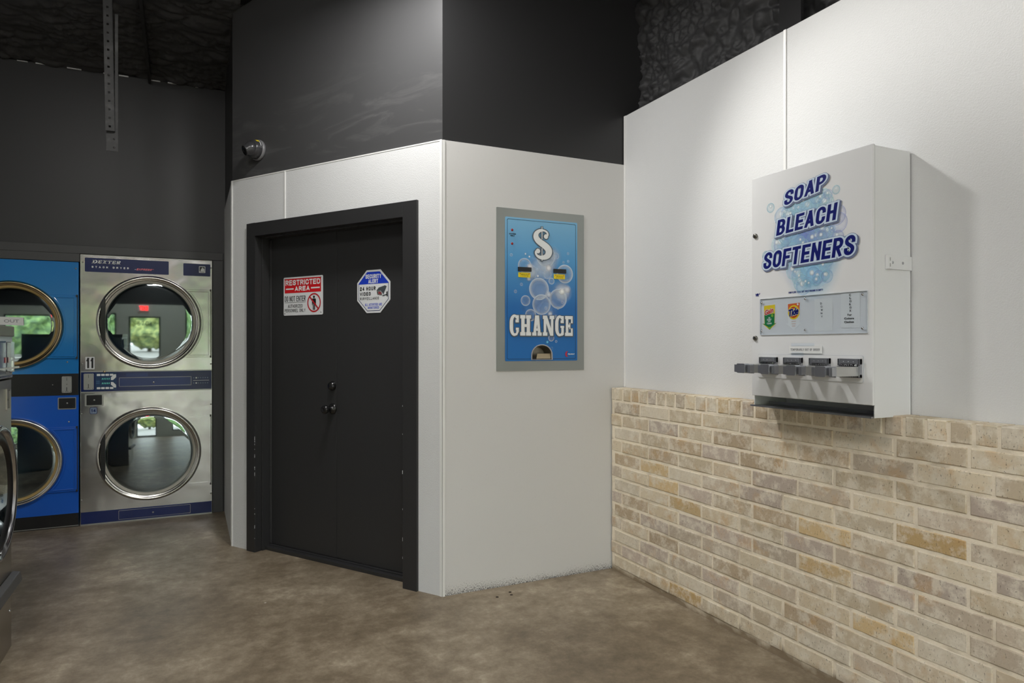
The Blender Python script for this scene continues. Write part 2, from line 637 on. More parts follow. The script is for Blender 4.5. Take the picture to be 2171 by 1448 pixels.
# wiped satin paint on the upper doorway wall, lamp sheen put into its base colour
wipe_m = bpy.data.materials.new('wiped_charcoal_sheen')
wipe_m.use_nodes = True
nt = wipe_m.node_tree
b = nt.nodes['Principled BSDF']
b.inputs['Roughness'].default_value = 0.4
tc = N(nt, 'ShaderNodeTexCoord')
mp = N(nt, 'ShaderNodeMapping')
mp.inputs['Rotation'].default_value = (0, math.radians(35), 0)
mp.inputs['Scale'].default_value = (1.0, 1.0, 5.0)
nt.links.new(tc.outputs['Object'], mp.inputs[0])
n1 = N(nt, 'ShaderNodeTexNoise', Scale=1.6, Detail=6, Roughness=0.65, Distortion=1.2)
nt.links.new(mp.outputs[0], n1.inputs['Vector'])
n2 = N(nt, 'ShaderNodeTexNoise', Scale=1.3, Detail=2)
nt.links.new(tc.outputs['Object'], n2.inputs['Vector'])
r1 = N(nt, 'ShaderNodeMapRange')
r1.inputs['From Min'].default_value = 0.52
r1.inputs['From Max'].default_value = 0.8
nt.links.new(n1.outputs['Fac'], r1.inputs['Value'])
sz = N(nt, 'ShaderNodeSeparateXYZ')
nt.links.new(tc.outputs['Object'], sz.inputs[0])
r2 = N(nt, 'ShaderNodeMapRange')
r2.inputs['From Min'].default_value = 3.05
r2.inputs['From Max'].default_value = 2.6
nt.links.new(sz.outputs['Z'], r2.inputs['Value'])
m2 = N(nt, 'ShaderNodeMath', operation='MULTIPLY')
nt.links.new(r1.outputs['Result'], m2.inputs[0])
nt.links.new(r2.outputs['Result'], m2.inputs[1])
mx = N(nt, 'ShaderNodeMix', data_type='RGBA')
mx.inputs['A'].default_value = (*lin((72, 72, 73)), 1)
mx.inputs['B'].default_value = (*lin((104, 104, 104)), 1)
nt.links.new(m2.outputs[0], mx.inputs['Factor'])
nt.links.new(mx.outputs['Result'], b.inputs['Base Color'])

# brick and mortar
def brick_material():
    m = bpy.data.materials.new('tan_brick')
    m.use_nodes = True
    nt = m.node_tree
    b = nt.nodes['Principled BSDF']
    b.inputs['Roughness'].default_value = 0.85
    at = N(nt, 'ShaderNodeVertexColor')
    at.layer_name = 'tone'
    tc = N(nt, 'ShaderNodeTexCoord')
    # ochre / grey stain clouds
    n1 = N(nt, 'ShaderNodeTexNoise', Scale=9.0, Detail=5, Roughness=0.6, Distortion=0.5)
    nt.links.new(tc.outputs['Object'], n1.inputs['Vector'])
    r1 = N(nt, 'ShaderNodeMapRange')
    r1.inputs['From Min'].default_value = 0.55
    r1.inputs['From Max'].default_value = 0.74
    nt.links.new(n1.outputs['Fac'], r1.inputs['Value'])
    k1 = N(nt, 'ShaderNodeMath', operation='MULTIPLY')
    k1.inputs[1].default_value = 0.6
    nt.links.new(r1.outputs['Result'], k1.inputs[0])
    m1 = N(nt, 'ShaderNodeMix', data_type='RGBA')
    m1.inputs['B'].default_value = (*lin((204, 160, 100)), 1)
    nt.links.new(k1.outputs[0], m1.inputs['Factor'])
    nt.links.new(at.outputs['Color'], m1.inputs['A'])
    # whitish mortar smears
    n2 = N(nt, 'ShaderNodeTexNoise', Scale=17.0, Detail=7, Roughness=0.7)
    nt.links.new(tc.outputs['Object'], n2.inputs['Vector'])
    r2 = N(nt, 'ShaderNodeMapRange')
    r2.inputs['From Min'].default_value = 0.46
    r2.inputs['From Max'].default_value = 0.60
    nt.links.new(n2.outputs['Fac'], r2.inputs['Value'])
    k2 = N(nt, 'ShaderNodeMath', operation='MULTIPLY')
    k2.inputs[1].default_value = 0.72
    nt.links.new(r2.outputs['Result'], k2.inputs[0])
    m2 = N(nt, 'ShaderNodeMix', data_type='RGBA')
    m2.inputs['B'].default_value = (*lin((232, 223, 205)), 1)
    nt.links.new(k2.outputs[0], m2.inputs['Factor'])
    nt.links.new(m1.outputs['Result'], m2.inputs['A'])
    # dark pits, drawn out vertically
    mp = N(nt, 'ShaderNodeMapping')
    mp.inputs['Scale'].default_value = (1.0, 1.0, 0.5)
    nt.links.new(tc.outputs['Object'], mp.inputs[0])
    n3 = N(nt, 'ShaderNodeTexNoise', Scale=190.0, Detail=3, Roughness=0.6)
    nt.links.new(mp.outputs[0], n3.inputs['Vector'])
    r3 = N(nt, 'ShaderNodeMapRange')
    r3.inputs['From Min'].default_value = 0.615
    r3.inputs['From Max'].default_value = 0.70
    nt.links.new(n3.outputs['Fac'], r3.inputs['Value'])
    k3 = N(nt, 'ShaderNodeMath', operation='MULTIPLY')
    k3.inputs[1].default_value = 0.65
    nt.links.new(r3.outputs['Result'], k3.inputs[0])
    m3 = N(nt, 'ShaderNodeMix', data_type='RGBA')
    m3.inputs['B'].default_value = (*lin((92, 72, 52)), 1)
    nt.links.new(k3.outputs[0], m3.inputs['Factor'])
    nt.links.new(m2.outputs['Result'], m3.inputs['A'])
    # floor grime splashed on the lowest course
    sx = N(nt, 'ShaderNodeSeparateXYZ')
    nt.links.new(tc.outputs['Object'], sx.inputs[0])
    r4 = N(nt, 'ShaderNodeMath', operation='MULTIPLY_ADD')
    r4.inputs[1].default_value = 0.12
    nt.links.new(n1.outputs['Fac'], r4.inputs[0])
    r4.inputs[2].default_value = -0.01
    df = N(nt, 'ShaderNodeMath', operation='SUBTRACT')
    nt.links.new(r4.outputs[0], df.inputs[0])
    nt.links.new(sx.outputs['Z'], df.inputs[1])
    r5 = N(nt, 'ShaderNodeMapRange')
    r5.inputs['From Min'].default_value = 0.0
    r5.inputs['From Max'].default_value = 0.05
    r5.inputs['To Max'].default_value = 0.75
    nt.links.new(df.outputs[0], r5.inputs['Value'])
    m4 = N(nt, 'ShaderNodeMix', data_type='RGBA')
    m4.inputs['B'].default_value = (*lin((112, 92, 68)), 1)
    nt.links.new(r5.outputs['Result'], m4.inputs['Factor'])
    nt.links.new(m3.outputs['Result'], m4.inputs['A'])
    nt.links.new(m4.outputs['Result'], b.inputs['Base Color'])
    n5 = N(nt, 'ShaderNodeTexNoise', Scale=70.0, Detail=5)
    nt.links.new(tc.outputs['Object'], n5.inputs['Vector'])
    sb = N(nt, 'ShaderNodeMath', operation='SUBTRACT')
    nt.links.new(n5.outputs['Fac'], sb.inputs[0])
    nt.links.new(r3.outputs['Result'], sb.inputs[1])
    bp = N(nt, 'ShaderNodeBump', Strength=0.45, Distance=0.004)
    nt.links.new(sb.outputs[0], bp.inputs['Height'])
    nt.links.new(bp.outputs['Normal'], b.inputs['Normal'])
    return m


brick_m = brick_material()

# bubble print: colour attribute tint, transparent by radius (stored in UV)
def bubble_material():
    m = bpy.data.materials.new('bubble_print')
    m.use_nodes = True
    nt = m.node_tree
    b = nt.nodes['Principled BSDF']
    b.inputs['Roughness'].default_value = 0.4
    out = nt.nodes['Material Output']
    at = N(nt, 'ShaderNodeVertexColor')
    at.layer_name = 'tint'
    uv = N(nt, 'ShaderNodeUVMap')
    uv.uv_map = 'radial'
    sx = N(nt, 'ShaderNodeSeparateXYZ')
    nt.links.new(uv.outputs[0], sx.inputs[0])
    # u = radius 0..1, v = kind (0 soft glow, 1 bubble with bright rim)
    soft = N(nt, 'ShaderNodeMapRange', interpolation_type='SMOOTHSTEP')
    soft.inputs['From Min'].default_value = 1.0
    soft.inputs['From Max'].default_value = 0.1
    nt.links.new(sx.outputs['X'], soft.inputs['Value'])
    pw = N(nt, 'ShaderNodeMath', operation='POWER')
    pw.inputs[1].default_value = 5.0
    nt.links.new(sx.outputs['X'], pw.inputs[0])
    rim = N(nt, 'ShaderNodeMath', operation='MULTIPLY_ADD')
    rim.inputs[1].default_value = 0.75
    rim.inputs[2].default_value = 0.14
    nt.links.new(pw.outputs[0], rim.inputs[0])
    mxf = N(nt, 'ShaderNodeMix')
    nt.links.new(sx.outputs['Y'], mxf.inputs['Factor'])
    nt.links.new(soft.outputs['Result'], mxf.inputs['A'])
    nt.links.new(rim.outputs[0], mxf.inputs['B'])
    mul = N(nt, 'ShaderNodeMath', operation='MULTIPLY')
    nt.links.new(mxf.outputs['Result'], mul.inputs[0])
    nt.links.new(at.outputs['Alpha'], mul.inputs[1])
    nt.links.new(at.outputs['Color'], b.inputs['Base Color'])
    tr = N(nt, 'ShaderNodeBsdfTransparent')
    mx = N(nt, 'ShaderNodeMixShader')
    nt.links.new(mul.outputs[0], mx.inputs[0])
    nt.links.new(tr.outputs[0], mx.inputs[1])
    nt.links.new(b.outputs[0], mx.inputs[2])
    nt.links.new(mx.outputs[0], out.inputs['Surface'])
    return m


bubble_m = bubble_material()


def bubbles(thing, name, items, y, parent=None, step=0.00004):
    """items: (cx, cz, r, rgb, alpha, kind) printed discs, stacked a hair apart"""
    V, F, cols, uvs = [], [], [], []
    n = 28
    for k, (cx, cz, r, rgb, a, kind) in enumerate(items):
        o = len(V)
        yy = y - step * k
        V.append((cx, yy, cz - thing.z))
        V += [(cx + r * math.cos(2 * math.pi * i / n), yy, cz - thing.z + r * math.sin(2 * math.pi * i / n)) for i in range(n)]
        for i in range(n):
            F.append((o, o + 1 + i, o + 1 + (i + 1) % n))
            cols += [(*lin(rgb), a)] * 3
            uvs += [(0, kind), (1, kind), (1, kind)]
    me = bpy.data.meshes.new(name)
    me.from_pydata(V, [], F)
    me.materials.append(bubble_m)
    ca = me.color_attributes.new('tint', 'FLOAT_COLOR', 'CORNER')
    ul = me.uv_layers.new(name='radial')
    for i in range(len(cols)):
        ca.data[i].color = cols[i]
        ul.data[i].uv = uvs[i]
    o = bpy.data.objects.new(name, me)
    COL.objects.link(o)
    o.parent = parent or thing.e
    return o


# gradient print for the change machine face (Z in object space, relative to its base)
face_m = bpy.data.materials.new('blue_gradient_print')
face_m.use_nodes = True
nt = face_m.node_tree
b = nt.nodes['Principled BSDF']
b.inputs['Roughness'].default_value = 0.35
tc = N(nt, 'ShaderNodeTexCoord')
sx = N(nt, 'ShaderNodeSeparateXYZ')
nt.links.new(tc.outputs['Object'], sx.inputs[0])
mr = N(nt, 'ShaderNodeMapRange')
mr.inputs['From Min'].default_value = 0.05
mr.inputs['From Max'].default_value = 0.86
nt.links.new(sx.outputs['Z'], mr.inputs['Value'])
cr = N(nt, 'ShaderNodeValToRGB')
e = cr.color_ramp.elements
e[0].position, e[0].color = 0.0, (*lin((20, 108, 182)), 1)
e[1].position, e[1].color = 1.0, (*lin((128, 186, 222)), 1)
x = e.new(0.38); x.color = (*lin((20, 106, 180)), 1)
x = e.new(0.72); x.color = (*lin((84, 158, 212)), 1)
nt.links.new(mr.outputs['Result'], cr.inputs['Fac'])
nt.links.new(cr.outputs['Color'], b.inputs['Base Color'])

# ------------------------------------------------------------------ room geometry numbers
CX0, CY0 = 1.216, 3.403                       # outer corner of the closet
DX, DY = -0.547, 0.837                        # direction of the doorway wall
ROT_D = math.atan2(-DY, -DX)                  # front-view frame of the doorway wall: X = -s
M_D = Matrix.Translation((CX0, CY0, 0)) @ Matrix.Rotation(ROT_D, 4, 'Z')
LX, LY = CX0 + 1.749 * DX, CY0 + 1.749 * DY   # inner end of the doorway wall
XR = 2.378                                    # right wall
PZ = 2.431                                    # top of the white panels


def ceil_z(y):
    return 3.39 + 0.145 * (5.9 - y)


# floor
mb = MB()
mb.box(-3.6, 2.75, -4.3, 6.9, -0.06, 0.0)
struct('floor', mb, floor_m)

# ceiling: roof deck with sprayed foam (lumpy where it is in view)
def lump(p, big=0.09):
    q = Vector((p[0], p[1], p[2])) / big
    q = q + noise.noise_vector(q * 0.5) * 0.5 + noise.noise_vector(q * 2.1 + Vector((3, 9, 4))) * 0.12
    def ball(v, k=1.25):
        d = noise.voronoi(v)[0]
        return math.sqrt(max(0.0, 1 - min(1.0, d[0] * k) ** 2)) * min(1.0, 0.35 + (d[1] - d[0]) * 1.6)
    m = min(1.0, max(0.0, noise.noise(q * 0.33 + Vector((11, 2, 5))) * 2.2 + 0.5))
    h = ball(q * .8) * (0.35 + 0.65 * m) + ball(q * 1.9 + Vector((7, 3, 1))) * (0.5 - 0.3 * m) + ball(q * 3.6 + Vector((2, 8, 6))) * 0.13 * (1.4 - m)
    return h + noise.noise(q * 0.28) * 0.8


mb = MB()
vs, fs = [], []
nx, ny = 190, 220
x0, x1, y0, y1 = -1.9, 0.30, 3.3, 5.93
for j in range(ny + 1):
    for i in range(nx + 1):
        x = x0 + (x1 - x0) * i / nx
        y = y0 + (y1 - y0) * j / ny
        h = lump((x * 0.6, y * 1.1, 0.3), 0.085)
        vs.append((x, y, ceil_z(y) + 0.035 - 0.035 * h))
for j in range(ny):
    for i in range(nx):
        a = j * (nx + 1) + i
        fs.append((a, a + 1, a + nx + 2, a + nx + 1))
mb.add(vs, fs, 0, True)
ya, yb = -4.3, 6.0
mb.hexa([(-3.6, ya, ceil_z(ya) + .09), (2.75, ya, ceil_z(ya) + .09), (2.75, yb, ceil_z(yb) + .09), (-3.6, yb, ceil_z(yb) + .09)],
        [(-3.6, ya, ceil_z(ya) + .15), (2.75, ya, ceil_z(ya) + .15), (2.75, yb, ceil_z(yb) + .15), (-3.6, yb, ceil_z(yb) + .15)])
struct('ceiling', mb, foam)

# far wall above the dryers
mb = MB()
mb.box(-3.6, 0.262, 5.915, 6.0, 2.02, 3.392)
mb.box(-3.6, 0.262, 5.96, 6.06, 3.392, 3.56)
struct('wall_far', mb, dark_wall)
mb = MB()
mb.box(0.243, 0.262, 5.915, 6.0, 0.0, 2.02)
struct('trim_9', mb, dark_wall)
mb = MB()
random.seed(3)
for i in range(9):                                             # torn edge of the board under the foam
    xx = -1.3 + i * 0.17 + random.uniform(-.05, .05)
    ln = random.uniform(0.02, 0.09)
    mb.box(xx, xx + ln, 5.905, 5.915, 3.385, 3.389 + random.uniform(0, .004))
struct('trim_1', mb, sign_white)
# board that frames the dryers
mb = MB()
mb.box(-3.6, 0.243, 5.896, 5.915, 2.018, 2.079)
mb.box(0.166, 0.243, 5.896, 5.915, 0.0, 2.018)
mb.box(-3.6, -0.735, 5.896, 5.915, 1.957, 2.018)
struct('trim_2', mb, dark_board, bevel=0.002)

# recess wall (closet side facing the dryers)
mb = MB()
mb.box(LX - 0.006, LX + 0.07, LY + 0.01, 5.912, 0, PZ)
struct('wall_recess', mb, white_panel)
mb = MB()
mb.hexa([(LX, LY + .01, PZ), (LX + .07, LY + .01, PZ), (LX + .07, 5.912, PZ), (LX, 5.912, PZ)],
        [(LX, LY + .01, ceil_z(LY) + .1), (LX + .07, LY + .01, ceil_z(LY) + .1), (LX + .07, 5.912, ceil_z(5.912) + .1), (LX, 5.912, ceil_z(5.912) + .1)])
struct('wall_recess_upper', mb, dark_wall)

mb = MB()
mb.box(0.262, 2.66, 6.0, 6.08, 0, 3.6)
mb.box(-3.6, 0.30, 6.76, 6.84, 0, 3.6)
mb.box(-3.6, 0.30, 6.05, 6.84, 3.5, 3.6)
mb.box(-3.6, -3.5, 6.0, 6.84, 0, 3.6)
mb.box(0.262, 0.32, 6.0, 6.84, 0, 3.6)
mb.box(LX + .07, 2.66, 5.5, 5.6, 0, 3.6)
mb.box(2.5, 2.66, 3.47, 6.0, 0, 4.0)
struct('wall_back', mb, dark_wall)

# doorway (diagonal) wall: white panel with the opening, charcoal above
OP0, OP1, OPZ = 0.235, 1.52, 2.07             # rough opening in s, hidden by the casing
mb = MB()
mb.box(-1.749, -OP1, -0.006, 0.10, 0, PZ)
mb.box(-OP0, -0.002, -0.006, 0.06, 0, PZ)
mb.box(-OP1, -OP0, -0.006, 0.10, OPZ, PZ)
struct('wall_diagonal', mb, white_panel, M=M_D)
mb = MB()
t0, t1 = ceil_z(CY0) + .06, ceil_z(LY) + 0.02
mb.hexa([(-1.749, 0, PZ), (0, 0, PZ), (0, .06, PZ), (-1.749, .06, PZ)], [(-1.749, 0, t1), (0, 0, t0), (0, .06, t0), (-1.749, .06, t1)])
o = mb.build('wall_diagonal_upper', wipe_m)
o.matrix_world = M_D
o['kind'] = 'structure'
# trims on the diagonal wall: seam batten, corner angle, edge cap, top cap
mb = MB()
mb.box(-1.2325, -1.2215, -0.010, -0.006, 2.13, PZ)
mb.box(-1.752, -1.740, -0.010, 0.02, 0, PZ)
mb.box(-1.75, -0.0, -0.008, -0.0, PZ - 0.004, PZ + 0.003)
struct('trim_3', mb, white_trim, M=M_D)
mb = MB()
mb.box(-0.012, 0.003, -0.009, -0.006, 0, PZ)
mb.xform(M_D)
m2 = MB()
m2.box(CX0 - 0.002, CX0 + 0.012, CY0 - 0.010, CY0 - 0.006, 0, PZ)
mb.add(m2.v, m2.f)
struct('trim_4', mb, white_trim)

# short wall with the change machine (opening for the machine)
mb = MB()
HX0, HX1, HZ0, HZ1 = 1.560, 2.060, 1.225, 2.075
mb.box(CX0, HX0, CY0 - .006, CY0 + .06, 0, PZ)
mb.box(HX1, XR, CY0 - .006, CY0 + .06, 0, PZ)
mb.box(HX0, HX1, CY0 - .006, CY0 + .06, 0, HZ0)
mb.box(HX0, HX1, CY0 - .006, CY0 + .06, HZ1, PZ)
struct('wall_short', mb, scuff_m)
mb = MB()
mb.box(CX0 - 0.0, 2.62, CY0, CY0 + .06, PZ, ceil_z(CY0) + 0.12)
struct('wall_short_upper', mb, dark_wall)

# right wall: white sheet panels, foam wall above, steel column
mb = MB()
mb.hexa([(XR, -4.2, 0), (2.408, -4.2, 0), (2.408, 3.397, 0), (XR, 3.397, 0)],
        [(XR, -4.2, 2.775), (2.408, -4.2, 2.775), (2.408, 3.397, 2.724), (XR, 3.397, 2.724)])
struct('wall_right', mb, white_panel)
mb = MB()
mb.box(XR - .005, XR, 2.164, 2.177, 1.086, 2.732)
mb.box(XR - .004, XR + .001, 3.378, 3.396, 1.086, 2.724)
struct('trim_5', mb, white_trim)
mb = MB()
vs, fs = [], []
ny, nz = 260, 170
y0, y1, z0, z1 = 0.9, 3.42, 2.55, 4.2
for j in range(nz + 1):
    for i in range(ny + 1):
        y = y0 + (y1 - y0) * i / ny
        z = z0 + (z1 - z0) * j / nz
        h = lump((y * 0.8 + z * 0.35, z - y * 0.25, 5.2), 0.085)
        vs.append((2.515 - 0.045 * h, y, z))
for j in range(nz):
    for i in range(ny):
        a = j * (ny + 1) + i
        fs.append((a, a + 1, a + ny + 2, a + ny + 1))
mb.add(vs, fs, 0, True)
mb.box(2.55, 2.62, -4.2, 3.46, 0.0, 4.9)
struct('wall_right_foam', mb, foam)
mb = MB()
mb.box(2.412, 2.43, 2.116, 2.236, 2.5, 4.3)
mb.box(2.43, 2.5, 2.170, 2.182, 2.5, 4.3)
struct('steel_column', mb, mat('matte_charcoal', (48, 48, 49), 0.85, spec=0.1))

# brick wainscot on the right wall
XB = 2.279
random.seed(11)
bv, bf, bc, ms = [], [], [], []
tones = [(214, 200, 174), (208, 192, 164), (204, 188, 162), (198, 183, 162), (192, 177, 162), (210, 184, 140), (204, 174, 124), (192, 172, 144), (218, 206, 184)]
wts = [4, 4, 4, 4, 3, 1.6, 0.9, 2.2, 3]


def brick(y0, y1, z0, z1, tone, top=False):
    c = 0.0035
    xa = XB + random.uniform(-0.0015, 0.0025)
    yj = random.uniform(-.0015, .0015)
    y0 += yj; y1 += yj
    o = len(bv)
    front = [(xa, y0 + c, z0 + c), (xa, y1 - c, z0 + c), (xa, y1 - c, z1 - c), (xa, y0 + c, z1 - c)]
    rim = [(xa + c, y0, z0), (xa + c, y1, z0), (xa + c, y1, z1), (xa + c, y0, z1)]
    back = [(XR - .002, y0, z0), (XR - .002, y1, z0), (XR - .002, y1, z1), (XR - .002, y0, z1)]
    bv.extend(front + rim + back)
    bf.append((o, o + 1, o + 2, o + 3))
    for k in range(4):
        k2 = (k + 1) % 4
        bf.append((o + k, o + 4 + k, o + 4 + k2, o + k2))
        bf.append((o + 4 + k, o + 8 + k, o + 8 + k2, o + 4 + k2))
    for _ in range(9):
        bc.append(tone); ms.append(0)


def tone():
    t = random.choices(tones, wts)[0]
    k = random.uniform(0.94, 1.05)
    return tuple(min(255, c * k) for c in t)


PIT, Z0, J = 0.0757, 0.024, 0.0115
YE, YS = 3.388, -1.6
for r in range(13):
    zb = Z0 + r * PIT
    ph = 1.589 if (12 - r) % 2 == 0 else 1.512
    k0 = int((YS - ph) / 0.253) - 1
    y = ph + k0 * 0.253
    while y < YE:
        a, bb = max(y + J / 2, YS), min(y + 0.253 - J / 2, YE)
        if bb - a > 0.03:
            brick(a, bb, zb + J / 2, zb + PIT - J / 2, tone())
        y += 0.253
zb = Z0 + 13 * PIT
y = 1.478 - 0.078 * 40
while y < YE:
    a, bb = max(y + J / 2, YS), min(y + 0.078 - J / 2, YE)
    if bb - a > 0.02:
        brick(a, bb, zb + J / 2, zb + PIT, tone())
    y += 0.078
# mortar bed, slightly wavy face
o0 = len(bv)
gy, gz = 260, 60
for j in range(gz + 1):
    for i in range(gy + 1):
        y = YS + (YE - 0.002 - YS) * i / gy
        z = 1.079 * j / gz
        bv.append((XB + 0.0040 + 0.0025 * noise.noise(Vector((y * 22, z * 22, 1))), y, z))
for j in range(gz):
    for i in range(gy):
        a = o0 + j * (gy + 1) + i
        bf.append((a, a + 1, a + gy + 2, a + gy + 1)); bc.append((226, 212, 188)); ms.append(1)
o0 = len(bv)
bv += [(XB + .006, YS, 1.079), (XR, YS, 1.079), (XR, YE, 1.079), (XB + .006, YE, 1.079), (XB + .006, YE, 0), (XR, YE, 0)]
bf += [(o0, o0 + 1, o0 + 2, o0 + 3), (o0 + 3, o0 + 2, o0 + 5, o0 + 4)]
bc += [(226, 212, 188)] * 2; ms += [1] * 2
me = bpy.data.meshes.new('wall_right_brick')
me.from_pydata(bv, [], bf)
mortar_m = mat('mortar', (240, 228, 206), 0.9, bump=(120, 0.4, 0.004), var=((206, 194, 172), 12, 5, 0.5, 0.75))
nt = mortar_m.node_tree
b = nt.nodes['Principled BSDF']
src = b.inputs['Base Color'].links[0].from_socket
tc = N(nt, 'ShaderNodeTexCoord')
sx = N(nt, 'ShaderNodeSeparateXYZ')
nt.links.new(tc.outputs['Object'], sx.inputs[0])
n1 = N(nt, 'ShaderNodeTexNoise', Scale=9.0, Detail=5)
nt.links.new(tc.outputs['Object'], n1.inputs['Vector'])
gm = N(nt, 'ShaderNodeMath', operation='MULTIPLY_ADD')
gm.inputs[1].default_value = 0.13
gm.inputs[2].default_value = 0.0
nt.links.new(n1.outputs['Fac'], gm.inputs[0])
df = N(nt, 'ShaderNodeMath', operation='SUBTRACT')
nt.links.new(gm.outputs[0], df.inputs[0])
nt.links.new(sx.outputs['Z'], df.inputs[1])
r5 = N(nt, 'ShaderNodeMapRange')
r5.inputs['From Max'].default_value = 0.05
r5.inputs['To Max'].default_value = 0.9
nt.links.new(df.outputs[0], r5.inputs['Value'])
mx = N(nt, 'ShaderNodeMix', data_type='RGBA')
mx.inputs['B'].default_value = (*lin((122, 104, 80)), 1)
nt.links.new(r5.outputs['Result'], mx.inputs['Factor'])
nt.links.new(src, mx.inputs['A'])
nt.links.new(mx.outputs['Result'], b.inputs['Base Color'])
me.materials.append(brick_m)
me.materials.append(mortar_m)
me.polygons.foreach_set('material_index', ms)
ca = me.color_attributes.new('tone', 'FLOAT_COLOR', 'CORNER')
for p in me.polygons:
    for li in p.loop_indices:
        ca.data[li].color = (*lin(bc[p.index]), 1)
o = bpy.data.objects.new('wall_right_brick', me)
COL.objects.link(o)
o['kind'] = 'structure'

# ------------------------------------------------------------------ double door
mb = MB()                                                     # casing and jambs
mb.box(-1.578, -1.497, -0.022, -0.006, 0, 2.128)
mb.box(-0.257, -0.158, -0.022, -0.006, 0, 2.128)
mb.box(-1.497, -0.257, -0.022, -0.006, 2.043, 2.128)
mb.box(-1.519, -1.497, -0.006, 0.10, 0, 2.043)
mb.box(-0.257, -0.236, -0.006, 0.10, 0, 2.043)
mb.box(-1.519, -0.236, -0.006, 0.10, 2.043, 2.065)
mb.box(-1.497, -1.486, 0.03, 0.085, 0, 2.043)                 # stop
mb.box(-0.268, -0.257, 0.03, 0.085, 0, 2.043)
mb.box(-1.497, -0.257, 0.03, 0.085, 2.034, 2.043)
struct('trim_6', mb, dark_door, bevel=0.0015, M=M_D)
mb = MB()
mb.box(-1.497, -0.257, 0.055, 0.12, 0.0, 0.022)
mb.box(-1.497, -0.257, 0.085, 0.12, 0.022, 0.030)
struct('trim_7', mb, dark_door, bevel=0.002, M=M_D)


def door_leaf(name, x0, x1):
    mb = MB()
    mb.box(x0, x1, 0.10, 0.14, 0.032, 2.038)
    o = mb.build(name, dark_door, None, 0.002)
    o.matrix_world = M_D
    o['kind'] = 'structure'
    return o


d1 = door_leaf('door_1', -1.494, -0.8885)
d2 = door_leaf('door_2', -0.8855, -0.260)
mb = MB()
kx, kz = -0.920, 0.947
mb.lathe([(0.0335, 0.10), (0.033, 0.094), (0.027, 0.088), (0.014, 0.084), (0.012, 0.062), (0.019, 0.056), (0.0255, 0.046), (0.027, 0.036), (0.024, 0.026), (0.015, 0.021), (0.0125, 0.022), (0.0005, 0.022)], kx, kz, 36)
mb.box(kx - .001, kx + .001, 0.0205, 0.023, kz - .006, kz + .006)
o = mb.build('knob', mat('black_knob', (24, 24, 25), 0.22, 0.0, 0.7), d1)
mb = MB()
mb.lathe([(0.029, 0.10), (0.0285, 0.094), (0.022, 0.078), (0.019, 0.076), (0.0005, 0.077)], kx, 1.088, 36)
mb.box(kx - .001, kx + .001, 0.0745, 0.077, 1.083, 1.095)
mb.build('deadbolt', MATS['black_knob'], d1)
mb = MB()                                                    # hinge strip with rivets on the left leaf
mb.box(-1.4975, -1.483, 0.0955, 0.10, 0.035, 2.03)
for k in range(14):
    mb.dome(-1.490, 0.12 + k * 0.142, 0.004, 0.0955, 0.002, 8)
mb.build('hinge', dark_board, d1)
mb = MB()                                                    # chipped paint flecks
random.seed(5)
for k in range(22):
    s = 1.4965 if k < 16 else 0.2575
    z = random.uniform(0.08, 0.75) if s > 1 else random.uniform(0.1, 1.2)
    h = random.uniform(0.003, 0.012) if k % 4 else 0.02
    w = random.uniform(0.001, 0.0035)
    mb.box(-s - w / 2, -s + w / 2, -0.0226, -0.021, z, z + h)
o = mb.build('trim_8', sign_white)
o.matrix_world = M_D
o['kind'] = 'structure'

# ------------------------------------------------------------------ signs on the doors
YD = 0.10
t = Thing('warning_sign', 'white and red RESTRICTED AREA sign on the left door leaf', 'sign', (CX0, CY0, 1.53), ROT_D)
sx0, sx1, sz0, sz1 = -1.362, -1.004, 1.530, 1.776


def su(u):
    return sx0 + (sx1 - sx0) * u


def sv(v):
    return sz1 - (sz1 - sz0) * v


mb = MB()
mb.prism(rr(sx0, sx1, sz0, sz1, 0.008), YD - 0.003, YD - 0.0005)
bd = t.part('plate', mb, sign_white)
mb = MB()
y = YD - 0.0034
mb.poly([(su(.03), sv(.415)), (su(.96), sv(.415)), (su(.96), sv(.04)), (su(.03), sv(.04))], y, 0)
t.part('banner', mb, red_ink)
mb = MB()
y = YD - 0.0038
btext(mb, 'RESTRICTED', su(.05), su(.94), sv(.215), sv(.075), y, 0, 0.0078, .005)
btext(mb, 'AREA', su(.295), su(.68), sv(.37), sv(.245), y, 0, 0.0078, .005)
for a, c in ((.06, .265), (.71, .93)):
    mb.poly([(su(a), sv(.325)), (su(c), sv(.325)), (su(c), sv(.29)), (su(a), sv(.29))], y, 0)
btext(mb, 'DO NOT ENTER', su(.03), su(.575), sv(.635), sv(.495), y, 1, 0.0042, .0032)
mb.poly([(su(.03), sv(.665)), (su(.575), sv(.665)), (su(.575), sv(.657)), (su(.03), sv(.657))], y, 1)
btext(mb, 'AUTHORIZED', su(.115), su(.495), sv(.80), sv(.715), y, 1, 0.0028, .0028)
btext(mb, 'PERSONNEL ONLY', su(.03), su(.57), sv(.915), sv(.83), y, 1, 0.0028, .0026)
t.part('lettering', mb, [white_ink, black_ink])
mb = MB()
pcx, pcz, pr = su(.785), sv(.69), 0.0605
y = YD - 0.0036
mb.lathe([(pr, y), (pr - 0.0095, y)], pcx, pcz, 48, 0, False)
py = YD - 0.0038
mb.disc(pcx, pcz + 0.036, 0.0085, py, 20, 1)                      # pictogram of a standing figure
mb.poly(rr(pcx - .017, pcx + .017, pcz - .006, pcz + .026, .006), py, 1)
mb.poly(rr(pcx - .0175, pcx - .0125, pcz - .016, pcz + .02, .002), py - .00005, 1)
mb.poly(rr(pcx + .0125, pcx + .0175, pcz - .016, pcz + .02, .002), py - .00005, 1)
mb.poly(rr(pcx - .0095, pcx - .0012, pcz - .046, pcz + .0, .002), py - .0001, 1)
mb.poly(rr(pcx + .0012, pcx + .0095, pcz - .046, pcz + .0, .002), py - .0001, 1)
